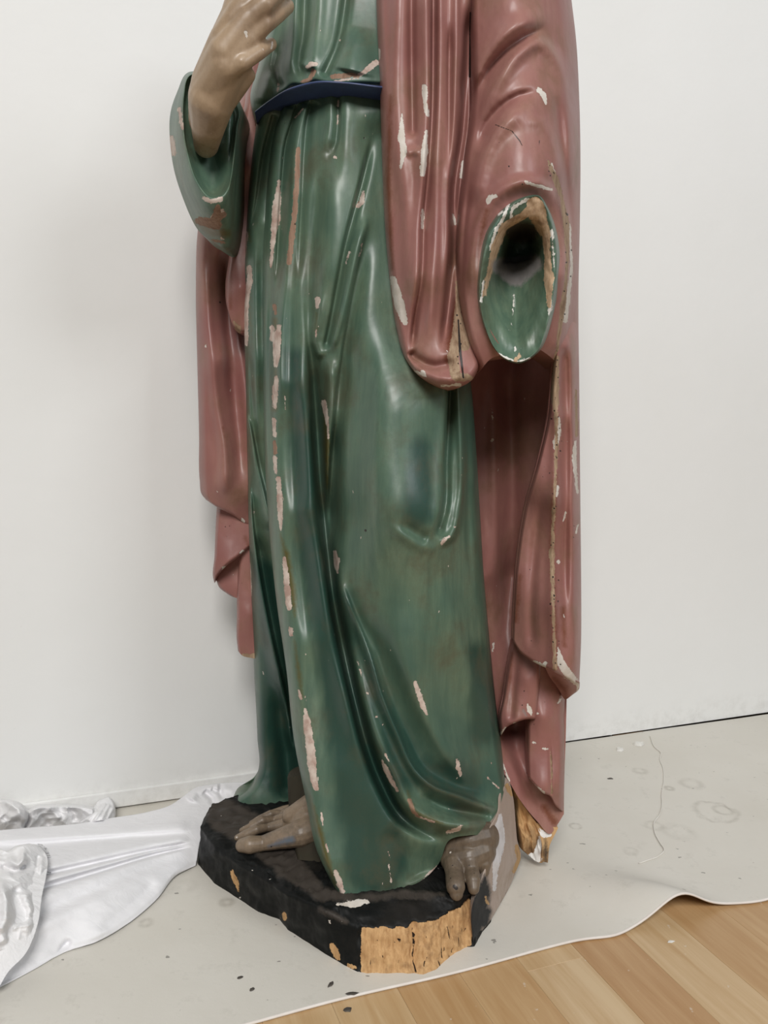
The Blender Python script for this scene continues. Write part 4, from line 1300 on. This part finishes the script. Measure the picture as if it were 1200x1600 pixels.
foot_chains = [
    [G(379, 1321, ZP + .007, .0090), G(391, 1320, ZP + .010, .0112), G(410, 1318, ZP + .009, .0095), G(432, 1312, ZP + .014, .0120), G(470, 1302, ZP + .022, .017), G(492, 1292, ZP + .026, .018)],
    [G(371, 1309, ZP + .004, .0042), G(384, 1304, ZP + .010, .0060), G(401, 1296, ZP + .016, .0062), G(418, 1293, ZP + .014, .0052), G(448, 1288, ZP + .018, .009), G(480, 1280, ZP + .030, .018)],
    [G(378, 1298, ZP + .003, .0040), G(392, 1292, ZP + .009, .0054), G(410, 1282, ZP + .016, .0058), G(428, 1281, ZP + .013, .0050), G(458, 1275, ZP + .020, .010), G(485, 1268, ZP + .032, .018)],
    [G(393, 1287, ZP + .003, .0042), G(406, 1280, ZP + .009, .0052), G(423, 1272, ZP + .015, .0055), G(440, 1271, ZP + .013, .0050), G(468, 1266, ZP + .020, .011)],
    [G(410, 1277, ZP + .002, .0042), G(425, 1271, ZP + .007, .0050), G(444, 1265, ZP + .011, .0055), G(474, 1263, ZP + .016, .010)],
    [G(455, 1275, ZP + .030, .012), G(485, 1262, ZP + .040, .018)],
]
foot1 = organic('foot', foot_chains, M_FOOT, statue, ORG, voxel=0.0010, smooth=2,
                marks={'stain': [[(420, 1322, 4), (440, 1316, 7), (455, 1312, 8)]], 'gesso': [[(370, 1308, 2)]], 'hole': [[(424, 1323, 1.2)], [(404, 1330, .8)]]})
tag(foot1, 'bare carved foot with toes pointing to the left')
foot2_chains = [
    [G(713, 1396, ZP + .004, .0080), G(712, 1385, ZP + .010, .0112), G(710, 1366, ZP + .013, .0108), G(709, 1350, ZP + .018, .013)],
    [G(740, 1388, ZP + .005, .0070), G(739, 1375, ZP + .011, .0092), G(737, 1360, ZP + .015, .0092), G(735, 1348, ZP + .021, .0125)],
    [G(757, 1362, ZP + .010, .006), G(756, 1350, ZP + .018, .0095)],
    [G(710, 1343, ZP + .018, .017), G(733, 1338, ZP + .024, .018), G(752, 1330, ZP + .028, .018)],
    [G(712, 1318, ZP + .030, .021), G(735, 1312, ZP + .038, .022), G(752, 1308, ZP + .040, .022)],
    [G(697, 1345, ZP + .006, .008), G(706, 1326, ZP + .022, .013), G(720, 1314, ZP + .034, .015)],
]
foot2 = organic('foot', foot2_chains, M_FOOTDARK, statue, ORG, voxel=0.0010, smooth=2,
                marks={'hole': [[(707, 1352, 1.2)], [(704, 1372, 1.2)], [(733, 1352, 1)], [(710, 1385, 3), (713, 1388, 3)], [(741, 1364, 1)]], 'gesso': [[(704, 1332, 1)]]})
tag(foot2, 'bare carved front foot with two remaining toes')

# ---- plinth -----------------------------------------------------------------
pk = [  # bottom, edge, top keys in the picture, walking along the visible side
    ((326, 1332), (328, 1262), (336, 1258)), ((309, 1350), (313, 1292), (322, 1287)), ((335, 1380), (337, 1322), (346, 1314)), ((367, 1401), (366, 1346), (376, 1337)), ((403, 1424), (402, 1368), (412, 1358)),
    ((437, 1437), (427, 1380), (440, 1370)), ((450, 1453), (450, 1398), (462, 1386)), ((487, 1477), (484, 1412), (494, 1398)), ((512, 1493), (510, 1424), (516, 1406)), ((540, 1509), (536, 1438), (530, 1412)), ((563, 1521), (562, 1451), (548, 1409)),
    ((590, 1521), (594, 1451), (585, 1401)), ((625, 1521), (640, 1448), (622, 1397)), ((663, 1523), (678, 1440), (660, 1395)), ((682, 1515), (692, 1432), (682, 1400)),
    ((702, 1496), (714, 1424), (704, 1404)), ((727, 1481), (733, 1412), (724, 1401)), ((741, 1479), (742, 1402), (738, 1388)), ((753, 1456), (752, 1390), (748, 1372)), ((767, 1440), (765, 1372), (758, 1350))]
nk = len(pk)
ZE = 0.044


def zof(t):
    return ZE


key_b = np.array([onz(a[0], a[1], 0.0) for a, b, c in pk])
key_e = np.array([onz(b[0], b[1], ZE + (0.012 if i < 9 else (0.004 if i < 10 else 0))) for i, (a, b, c) in enumerate(pk)])
key_t = np.array([onz(c[0], c[1], ZP - .001) for a, b, c in pk])
back = np.array([(.165, 1.00), (.20, 1.08), (.17, 1.19), (.05, 1.215), (-.08, 1.185), (-.18, 1.12), (-.235, 1.06)])
bb = np.c_[back, np.zeros(len(back))]
be = np.c_[back, np.full(len(back), .054)]
bt = np.c_[back * .985 + np.array([0, 1.08]) * .015, np.full(len(back), ZP - .001)]
nP = 640


def loop(K, Bk):
    P = np.vstack([K, Bk, K[:1]])
    t = np.linspace(0, 1, nP, endpoint=False)
    # common parameter: key index with picture length weights
    ref = np.vstack([key_b, bb, key_b[:1]])
    d = np.r_[0, np.cumsum(np.linalg.norm(ref[1:] - ref[:-1], axis=1))]
    d /= d[-1]
    return np.stack([np.interp(t, d, P[:, k]) for k in range(3)], -1)


Lb, Le, Lt = loop(key_b, bb), loop(key_e, be), loop(key_t, bt)
rows = []
for k in range(15):
    rows.append(Lb + (Le - Lb) * k / 14)
for k in range(1, 9):
    rows.append(Le + (Lt - Le) * k / 8)
# top: shrink towards the centre
cen = np.array([-.02, 1.03, ZP])
for k in range(1, 41):
    rows.append(Lt + (cen - Lt) * (k / 40) * 0.999)
R = np.array(rows)
# relief: splintered sides, uneven trampled top
proj = (R - np.array([0, 0, CAMZ])) @ ROT
PX = 600 - proj[..., 0] / proj[..., 2] * FPX
PY = 800 + proj[..., 1] / proj[..., 2] * FPX
outw = R - cen
outw[..., 2] = 0
outw /= (np.linalg.norm(outw, axis=-1, keepdims=True) + 1e-6)
side = np.arange(R.shape[0])[:, None] < 23
amt = np.where(side, 1.0, 0.0)
rel = 0.0036 * fbm(PX / 21, PY / 19, 5, 4) + 0.0011 * fbm(PX / 6, PY / 17, 9, 3)
woodzone = inpoly(PX, PY, [(560, 1448), (600, 1445), (640, 1442), (680, 1436), (700, 1425), (737, 1405), (741, 1476), (727, 1484), (700, 1500), (680, 1520), (660, 1526), (560, 1524)])
rel += np.where(woodzone, 0.004 * fbm(PX / 7, PY / 12, 19, 4) - 0.0025 - 0.005 * np.exp(-((PX - 648) / 5) ** 2), 0)
rel[0] *= 0.3
R[..., :2] += (outw[..., :2] * (rel * amt)[..., None])
ztop = (0.0045 * fbm(PX / 18, PY / 9, 25, 4) + 0.0025 * fbm(PX / 6, PY / 4, 29, 3))
edgeup = np.zeros(R.shape[0]); edgeup[23:] = 1; edgeup[15:23] = np.linspace(0.2, 1, 8)
R[..., 2] += ztop * edgeup[:, None]
pm = {'wood': [('poly', [(564, 1452), (600, 1450), (636, 1452), (642, 1446), (680, 1441), (690, 1431), (715, 1420), (737, 1406), (741, 1440), (738, 1476), (727, 1484), (700, 1500), (680, 1520), (660, 1530), (620, 1530), (564, 1530)]),
                [(362, 1362, 3), (368, 1378, 4), (373, 1392, 2)], [(443, 1428, 3), (444, 1435, 4)], [(518, 1478, 4), (524, 1488, 6), (529, 1498, 4)], [(545, 1508, 4), (556, 1512, 3)]],
      'gesso': [[(527, 1413, 3), (545, 1412, 5), (575, 1411, 4)], [(437, 1436, 2)], [(515, 1435, 1), (516, 1445, 1)], [(393, 1361, 1.5)]],
      'stain': [[(350, 1275, 30), (400, 1300, 30), (450, 1350, 26), (500, 1395, 14), (560, 1403, 10), (640, 1398, 9), (690, 1398, 8)], [(500, 1420, 6), (540, 1440, 7)]]}
prh = np.random.default_rng(41)
pm['hole'] = [[(float(x), float(y), 0.7), (float(x + prh.normal()), float(y + prh.uniform(2, 12)), 0.9)] for x, y in zip(prh.uniform(570, 730, 34), prh.uniform(1445, 1510, 34))]
pm['hole'] += [[(647, 1455, 1.0), (650, 1480, 1.6), (648, 1500, 1.0), (651, 1522, 1.6)], [(610, 1480, 0.8), (622, 1470, 1.6), (630, 1478, 0.8)], [(700, 1450, 1.2), (705, 1470, 1.0)]]
am = {k: mask_field(PX, PY, pm.get(k, ())) for k in ATTRS}
am['wood'] = np.where(side, am['wood'], -40)
# the bare front face: exact field
mb = MB()
mb.addgrid(R, am, closed_u=True, flip=True)
botc = np.repeat(Lb.mean(0)[None], nP, 0)
mb.addgrid(np.stack([botc, R[0]]), None, closed_u=True, flip=True)
plinth = mb.build('plinth', M_BLACK, statue, ORG)
tag(plinth, 'black painted plinth with a bare splintered front face')

# broken right side: pale gesso skin, wood core behind, loose splinter
mb = MB()
shell(mb, left=[(794, 1220), (780, 1240), (777, 1267), (762, 1300), (764, 1333), (752, 1370), (742, 1400), (737, 1420), (739, 1478)],
      right=[(797, 1224), (802, 1247), (806, 1290), (809, 1317), (814, 1335), (806, 1362), (795, 1388), (780, 1415), (764, 1442)],
      bottom=[(739, 1478), (748, 1472), (753, 1455), (764, 1442)],
      ctrl=[(794, 1222, .975), (778, 1260, .925), (803, 1250, .985), (763, 1330, .895), (810, 1320, 1.0), (752, 1370, .873), (795, 1388, Dz(795, 1388, .002)), (780, 1415, Dz(780, 1415, .002)),
            (740, 1410, .852), (739, 1478, Dz(739, 1478, .002)), (753, 1456, Dz(753, 1456, .002)), (764, 1442, Dz(764, 1442, .002)), (780, 1350, .915)],
      nu=50, nv=150, thick=.03, rough=2.2, seed=151, eL=(.006, 4),
      strokes=[([(782, 1260), (778, 1320), (776, 1370)], 5, 8, 8, 0.3, 0.3)],
      marks={'gesso': [[(782, 1275, 3), (780, 1300, 9), (778, 1325, 9), (774, 1365, 4), (772, 1390, 3)]],
             'stain': [[(758, 1370, 6), (756, 1392, 15), (748, 1420, 18), (742, 1450, 16), (742, 1474, 10)], [(760, 1425, 12), (756, 1442, 12)], [(798, 1385, 2), (782, 1410, 2)]],
             'wood': [[(800, 1240, 4), (792, 1228, 4)], [(807, 1322, 3), (811, 1342, 4), (803, 1362, 3)], [(759, 1402, 2), (762, 1412, 2)]],
             'hole': [[(796, 1272, 1)], [(743, 1470, 1.2)]]})
brk = mb.build('broken_gesso_edge', M_GESSOBREAK, statue, ORG)
tag(brk, 'pale bare gesso along the broken side of the plinth')
mb = MB()
shell(mb, left=[(798, 1226), (803, 1246), (804, 1275), (807, 1300), (813, 1325), (820, 1332)], right=[(802, 1230), (815, 1254), (830, 1275), (842, 1292), (846, 1312), (850, 1334)],
      bottom=[(820, 1332), (828, 1338), (838, 1346), (847, 1348), (850, 1334)],
      ctrl=[(798, 1226, .99), (804, 1270, 1.01), (815, 1260, 1.0), (813, 1325, 1.015), (835, 1285, 1.0), (846, 1310, 1.0), (838, 1346, 1.005), (825, 1300, .993)],
      nu=80, nv=150, thick=.03, rough=5.0, seed=161, eL=(.012, 6),
      strokes=[([(803, 1240), (805, 1280), (812, 1325)], -12, 4, 4, 0.1, 0.1)] + [([(x0, y0), (x0 + 3 + 5 * (k % 3), y0 + 26), (x0 + 8 + 4 * (k % 2), y0 + 50)], (-4 if k % 2 else 3.5), 2.2, 2.2, 0.2, 0.2)
                for k, (x0, y0) in enumerate([(806, 1262), (812, 1258), (816, 1275), (820, 1266), (824, 1285), (829, 1280), (813, 1290), (834, 1292), (808, 1285), (826, 1300)])],
      marks={'gesso': [[(830, 1338, 5), (838, 1342, 7), (842, 1326, 6), (845, 1308, 4)]], 'ash': [[(802, 1246, 2), (805, 1285, 3), (811, 1325, 3)], [(818, 1270, 1), (822, 1285, 1)], [(828, 1295, 1), (832, 1312, 1)], [(812, 1275, 1), (817, 1300, 1)], [(823, 1310, 1), (828, 1325, 1)]]})
shell(mb, left=[(838, 1286), (842, 1300), (847, 1320), (846, 1346)], right=[(872, 1294), (866, 1306), (860, 1318), (856, 1348)],
      ctrl=[(838, 1286, 1.0), (846, 1346, 1.0), (872, 1294, 1.005), (856, 1348, 1.005)], nu=24, nv=50, thick=.02, rough=3.5, seed=165,
      marks={'gesso': [[(843, 1296, 3), (850, 1304, 5), (858, 1304, 4)], [(842, 1335, 4), (843, 1346, 3)]], 'stain': [[(852, 1312, 4), (853, 1330, 6), (853, 1346, 5)]]})
core = mb.build('broken_wood_core', M_WOODBREAK, statue, ORG)
tag(core, 'raw splintered wood under the cloak hem')

# ------------------------------------------------------------------ white cloths on the left
def floor_cloth(name, left, right, top, bottom, zctrl, nu, nv, strokes, mat, rough=1.0, fold=0.0, seed=1, label='', edge=(0, 0, 0, 0), facet=0.009, under=None, skirt=False, parent=None):
    X, Y, U, V = coons(left, right, top, bottom, nu, nv, 'lin')
    Z = rbf(zctrl, X, Y)
    Z = Z + 0.6 * strokes_disp(X, Y, strokes) + rough * 1e-3 * (2.0 * fbm(X / 30, Y / 16, seed, 2))
    if fold:
        sd = np.random.default_rng(seed)
        best = np.full(X.shape, 1e9)
        xs0, xs1, ys0, ys1 = X.min(), X.max(), Y.min(), Y.max()
        wxx, wyy = X + 16 * fbm(X / 45, Y / 30, seed + 31, 2), Y + 10 * fbm(X / 45, Y / 30, seed + 37, 2)
        for k in range(int((xs1 - xs0) * (ys1 - ys0) / 420)):
            cx, cy = sd.uniform(xs0, xs1), sd.uniform(ys0, ys1)
            aa = sd.uniform(0, math.pi)
            ux, uy = (wxx - cx), (wyy - cy) * 1.5
            d1, d2 = ux * math.cos(aa) + uy * math.sin(aa), -ux * math.sin(aa) + uy * math.cos(aa)
            best = np.minimum(best, np.sqrt(d1 ** 2 + (d2 * 1.8) ** 2 + 16))
        Z = Z + facet * (best / 18 - 0.8)
        wx, wy = X + 14 * fbm(X / 40, Y / 30, seed + 3, 2), Y + 10 * fbm(X / 40, Y / 30, seed + 7, 2)
        rd = (1 - np.clip(np.abs(fbm(wx / 34, wy / 22, seed + 11, 2)) * 3.2, 0, 1)) ** 2
        Z = Z + fold * (rd - 0.3)
    base = 0.0025 if under is None else np.maximum(rbf(under, X, Y), 0) + 0.013
    Z = np.maximum(Z, base)
    W = np.hypot(X[:, -1] - X[:, 0], Y[:, -1] - Y[:, 0])[:, None]
    H = np.hypot(X[-1] - X[0], Y[-1] - Y[0])[None]
    q = np.ones_like(Z)
    for e, d in zip(edge, (U * W, (1 - U) * W, V * H, (1 - V) * H)):
        if e > 0:
            q *= np.sqrt(np.clip(1 - (1 - np.clip(d / e, 0, 1)) ** 2, 0, 1))
    Z = base + (Z - base) * q
    P = onz(X, Y, Z)
    P[..., 1] = P[..., 1]
    # keep in front of the wall
    dist = (P[..., :2] - A0) @ ND
    push = np.maximum(0.009 - dist, 0)
    P[..., :2] += push[..., None] * ND
    if skirt:
        low = []
        for k in (1.0, 0.6, 0.25):
            r0 = P[0].copy()
            r0[:, 2] = 0.002 + (r0[:, 2] - 0.002) * (1 - k)
            r0[:, 1] += 0.004 * k
            low.append(r0)
        P = np.concatenate([np.array(low), P])
    org = P.reshape(-1, 3).mean(0)
    org[2] = 0
    if parent is not None:
        org = np.array(parent.location)
    mb = MB()
    mb.addgrid(P)
    o = mb.build(name, mat, parent, org)
    so = o.modifiers.new('thickness', 'SOLIDIFY')
    so.thickness = 0.0014
    so.offset = -1
    tag(o, label, None if parent is not None else 'cloth')
    return o


# creases that fan out from where the plinth pins the sheet
def fan(y0, y1, amp, wa, wb, x1=300, yend=None):
    return ([(-60, y0), (60, y0 + (y1 - y0) * .33), (160, y0 + (y1 - y0) * .62), (240, y0 + (y1 - y0) * .86), (x1, y1)], amp, wa, wb, 0.0, 0.06)


DUST_Z = [(-90, 1320, .05), (-90, 1580, .01), (0, 1310, .045), (0, 1420, .055), (0, 1530, .006), (100, 1300, .035), (100, 1380, .04), (100, 1480, .006), (200, 1280, .025), (200, 1350, .03), (200, 1430, .008), (290, 1250, .03), (300, 1300, .03),
          (300, 1340, .012), (350, 1235, .03), (395, 1225, .025), (306, 1352, .003), (160, 1430, .02)]
floor_cloth('dust_sheet',
            left=[(-90, 1310), (-90, 1450), (-90, 1580)],
            right=[(400, 1222), (352, 1262), (318, 1300), (306, 1352)],
            top=[(-90, 1310), (0, 1297), (43, 1293), (117, 1287), (180, 1277), (233, 1268), (268, 1257), (288, 1243), (305, 1231), (335, 1225), (400, 1222)],
            bottom=[(-90, 1580), (0, 1541), (50, 1515), (94, 1490), (98, 1488), (150, 1472), (200, 1443), (245, 1405), (278, 1366), (290, 1360), (306, 1352)],
            zctrl=DUST_Z,
            nu=330, nv=170, mat=M_CLOTH, rough=0.6, seed=171, edge=(0, 0, 0, 9), skirt=True,
            strokes=[fan(1316, 1296, 7, 5, 14), fan(1330, 1300, -6, 9, 6), fan(1360, 1310, 4, 12, 14), fan(1396, 1316, -12, 2.6, 7), fan(1384, 1312, 7, 5, 9),
                     fan(1424, 1322, -13, 2.6, 7), fan(1410, 1318, 7, 4, 8), fan(1442, 1326, 5, 12, 8), fan(1475, 1334, -5, 12, 12), fan(1500, 1340, 5, 14, 12),
                     ([(120, 1480), (180, 1440), (235, 1398), (275, 1355)], 4, 10, 16, 0.2, 0.2), ([(150, 1455), (205, 1415), (250, 1372)], -5, 9, 9, 0.2, 0.2),
                     ([(94, 1496), (100, 1480), (112, 1466)], -9, 5, 5, 0.0, 0.3),
                     ([(296, 1252), (300, 1240), (315, 1232), (345, 1230)], 12, 9, 7, 0.1, 0.1), ([(318, 1236), (330, 1246), (336, 1262)], -8, 4, 5, 0.1, 0.3), ([(330, 1232), (345, 1240), (352, 1252)], -6, 4, 4, 0.1, 0.3),
                     ([(345, 1230), (365, 1234), (380, 1230)], 6, 6, 5, 0.2, 0.2)],
            label='smooth white dust sheet stretched taut into fan creases beside the plinth')

floor_cloth('crumpled_cloth',
            left=[(-90, 1350), (-90, 1440), (-90, 1560)],
            right=[(46, 1318), (62, 1322), (74, 1340), (72, 1370), (66, 1398), (60, 1440), (40, 1490), (12, 1520), (0, 1540)],
            top=[(-90, 1350), (-30, 1330), (0, 1326), (10, 1330), (25, 1322), (46, 1318)],
            bottom=[(-90, 1560), (-40, 1552), (0, 1540)],
            zctrl=[(-90, 1350, .07), (-90, 1560, .01), (-30, 1340, .068), (0, 1335, .070), (40, 1330, .066), (70, 1350, .055), (65, 1400, .048), (20, 1400, .074), (0, 1470, .052), (40, 1480, .030), (10, 1515, .012), (0, 1540, .004), (-50, 1500, .05)],
            nu=170, nv=220, mat=M_CLOTHW, rough=0.6, fold=0.0015, facet=0.0030, seed=181, edge=(0, 9, 7, 8), under=DUST_Z,
            strokes=[([(10, 1340), (30, 1352), (44, 1338)], 16, 6, 7, 0.2, 0.2), ([(0, 1352), (22, 1362), (42, 1350)], -14, 5, 5, 0.2, 0.2), ([(38, 1325), (34, 1345), (26, 1365)], 10, 5, 5, 0.2, 0.3),
                     ([(-10, 1370), (5, 1390), (10, 1420), (0, 1470)], 14, 10, 8, 0.2, 0.3), ([(20, 1380), (30, 1420), (36, 1450)], -12, 9, 9, 0.2, 0.3), ([(40, 1385), (46, 1420), (38, 1470)], 9, 9, 9, 0.2, 0.2),
                     ([(8, 1440), (20, 1470), (16, 1510)], -9, 6, 7, 0.2, 0.2), ([(66, 1335), (64, 1360), (60, 1390)], 5, 4, 5, 0.1, 0.1), ([(60, 1335), (57, 1360), (54, 1390)], -5, 3, 3, 0.1, 0.1)],
            label='crumpled white cloth with frayed hem lying over the dust sheet at the left edge')
# fringe along the frayed hem
cl = bpy.data.objects['crumpled_cloth']
fr = MB()
hem = catmull(np.array([(63, 1320), (74, 1340), (73, 1370), (67, 1396)], float), np.linspace(0, 1, 46))
for i, (hx, hy) in enumerate(hem):
    z = 0.05 - 0.018 * (i / 45)
    a = onz(hx - 4, hy - 1, z + .004)
    b = onz(hx + 3 + 2.5 * math.sin(i * 2.1), hy + 1.5 * math.sin(i * 1.3), z)
    c = onz(hx + 6 + 2 * math.sin(i * 2.9), hy + 3 + 1.5 * math.cos(i), z - .006)
    for p, q in ((a, b), (b, c)):
        d = (q - p) / np.linalg.norm(q - p)
        u = np.cross(d, [0, 0, 1.0]); u /= np.linalg.norm(u)
        w = np.cross(u, d)
        ring = [u * .0007 * math.cos(t) + w * .0007 * math.sin(t) for t in (0, 2.1, 4.2)]
        fr.add([p + k for k in ring] + [q + k for k in ring], [(0, 1, 4, 3), (1, 2, 5, 4), (2, 0, 3, 5)])
fo = fr.build('fringe', M_CLOTHW, cl, tuple(cl.location))
fo['kind'] = 'stuff'
tag(fo, 'frayed threads of the hem')

bundle = floor_cloth('bundled_cloth',
            left=[(-60, 1262), (-60, 1290), (-60, 1322)],
            right=[(150, 1262), (150, 1274), (140, 1291)],
            top=[(-60, 1262), (-20, 1248), (5, 1247), (30, 1252), (46, 1264), (52, 1260), (80, 1256), (110, 1256), (135, 1258), (150, 1262)],
            bottom=[(-60, 1322), (0, 1308), (60, 1301), (110, 1295), (140, 1291)],
            zctrl=[(-60, 1262, .05), (0, 1255, .055), (30, 1270, .055), (46, 1285, .035), (90, 1265, .04), (130, 1272, .035), (-60, 1322, .003), (0, 1305, .003), (60, 1300, .003), (140, 1293, .005), (0, 1285, .035)],
            nu=190, nv=80, mat=M_CLOTHW, rough=0.5, fold=0.0015, facet=0.0035, seed=191, edge=(0, 7, 6, 5),
            strokes=[([(5, 1252), (25, 1262), (42, 1285)], 10, 5, 5, 0.1, 0.1), ([(46, 1262), (44, 1280), (38, 1296)], -16, 4, 4, 0.1, 0.1), ([(0, 1275), (20, 1283), (34, 1280)], -10, 4, 5, 0.2, 0.2), ([(10, 1285), (25, 1275), (34, 1268)], 8, 4, 4, 0.2, 0.2),
                     ([(72, 1262), (85, 1270), (95, 1282)], 9, 6, 6, 0.2, 0.2), ([(60, 1275), (75, 1285), (80, 1293)], -8, 5, 5, 0.2, 0.2), ([(105, 1262), (118, 1272), (120, 1285)], -7, 5, 5, 0.2, 0.2)],
            label='bundled white cloth lying against the foot of the wall behind the dust sheet')
floor_cloth('hem',
            left=[(150, 1262), (135, 1276), (118, 1288)],
            right=[(170, 1243), (178, 1252), (181, 1268), (180, 1282)],
            top=[(150, 1262), (152, 1252), (160, 1247), (170, 1243)],
            bottom=[(118, 1288), (140, 1287), (160, 1284), (180, 1282)],
            zctrl=[(150, 1262, .03), (170, 1243, .035), (118, 1288, .018), (180, 1282, .012), (155, 1272, .04), (178, 1255, .03)],
            nu=60, nv=60, mat=M_CLOTHW, rough=1.0, seed=195, edge=(3, 3, 3, 3),
            strokes=[([(152, 1264), (138, 1277), (122, 1287)], 6, 3, 3, 0.1, 0.1), ([(160, 1258), (148, 1272), (136, 1284)], 4, 2.2, 2.2, 0.1, 0.1), ([(166, 1255), (156, 1270), (146, 1284)], 4, 2.2, 2.2, 0.1, 0.1),
                     ([(172, 1256), (164, 1270), (158, 1283)], 4, 2.2, 2.2, 0.1, 0.1), ([(177, 1262), (172, 1272), (168, 1281)], 4, 2.2, 2.2, 0.1, 0.1)],
            label='ribbed hem folded up in front of the wall strip', parent=bundle)

# ------------------------------------------------------------------ small things on the sheet
M_THREAD = simple('white_thread', (0.72, 0.68, 0.62), (0.78, 0.75, 0.70), 60)
M_FLAKE = simple('dark_paint_flake', (0.05, 0.045, 0.04), (0.10, 0.085, 0.07), 120)
M_CRUMB = simple('plaster', (0.70, 0.68, 0.63), (0.78, 0.76, 0.72), 80, 0.9, 0.6, 0.002, 200)
pts = [(1016, 1150), (1022, 1166), (1033, 1178), (1031, 1185), (1036, 1200), (1037, 1222), (1034, 1240), (1034, 1262), (1030, 1274), (1022, 1285), (1023, 1300), (1032, 1318), (1038, 1328), (1028, 1338), (1012, 1344), (998, 1349)]
cp = catmull(np.array(pts, float), np.linspace(0, 1, 90))
P = onz(cp[:, 0], cp[:, 1], 0.0015)
mb = MB()
rr = 0.0008
rows = []
for a in np.linspace(0, 2 * math.pi, 6, endpoint=False):
    tang = np.gradient(P, axis=0)
    tang /= np.linalg.norm(tang, axis=1, keepdims=True)
    sidev = np.cross(tang, [0, 0, 1.0])
    rows.append(P + sidev * rr * math.cos(a) + np.array([0, 0, 1.0]) * rr * math.sin(a))
V = np.array(rows).transpose(1, 0, 2)
org = P.mean(0); org[2] = 0
mb.addgrid(V, closed_u=True)
tag(mb.build('thread', M_THREAD, None, org), 'loose white thread trailing over the floor sheet right of the statue', 'thread')


def flake(px, py, L, W, ang, mat, name, label, cat, zz=0.0, h=0.0012, group=None):
    p = onz(px, py, zz)
    r = np.random.default_rng(int(px * 7 + py))
    k = 9
    th = np.linspace(0, 2 * math.pi, k, endpoint=False)
    rad = 1 + r.uniform(-.28, .28, k)
    x, y = L * rad * np.cos(th), W * rad * np.sin(th)
    ca, sa = math.cos(ang), math.sin(ang)
    xy = np.stack([x * ca - y * sa, x * sa + y * ca], -1)
    mb = MB()
    v = [(a, b, 0.0002) for a, b in xy] + [(a * .8, b * .8, h * (0.6 + .6 * r.random())) for a, b in xy] + [(0, 0, h)]
    f = [(i, (i + 1) % k, k + (i + 1) % k, k + i) for i in range(k)] + [(k + i, k + (i + 1) % k, 2 * k) for i in range(k)] + [tuple(range(k))[::-1]]
    mb.add(v, f)
    o = mb.build(name, mat, None, smooth=False)
    o.location = (p[0], p[1], zz)
    tag(o, label, cat, group)


flake(517, 1538, .0055, .0025, 1.2, M_FLAKE, 'paint_flake', 'dark paint flake on the sheet below the left corner of the plinth', 'paint flake')
flake(551, 1553, .0070, .0030, 0.2, M_FLAKE, 'paint_flake', 'long dark paint flake on the sheet edge below the bare wood face', 'paint flake')
flake(543, 1578, .0040, .0035, 0.6, M_FLAKE, 'paint_flake', 'small dark paint flake lying on the wooden boards', 'paint flake', ZF)
flake(375, 1528, .0035, .0022, 0.5, M_FLAKE, 'paint_flake', 'upper of two small dark specks on the sheet front left', 'paint flake')
flake(394, 1546, .0032, .0022, 0.9, M_FLAKE, 'paint_flake', 'lower of two small dark specks on the sheet front left', 'paint flake')
flake(953, 1217, .0050, .0025, 0.1, M_FLAKE, 'paint_flake', 'dark flake on the sheet right of the rose cloak end', 'paint flake')
flake(1048, 1472, .0045, .0020, 0.2, M_CRUMB, 'plaster_crumb', 'white crumb lying on the boards below the buckled sheet edge', 'crumb', ZF)
flake(950, 1147, .011, .008, 0.4, M_CRUMB, 'plaster_crumb', 'lump of plaster at the wall foot nearest the cloak', 'crumb', h=.012)
flake(968, 1172, .009, .006, 0.9, M_CRUMB, 'plaster_crumb', 'flat bit of plaster on the sheet in front of the wall foot', 'crumb', h=.004)
flake(998, 1164, .010, .006, 0.2, M_CRUMB, 'plaster_crumb', 'bit of plaster on the sheet at the top of the thread', 'crumb', h=.006)
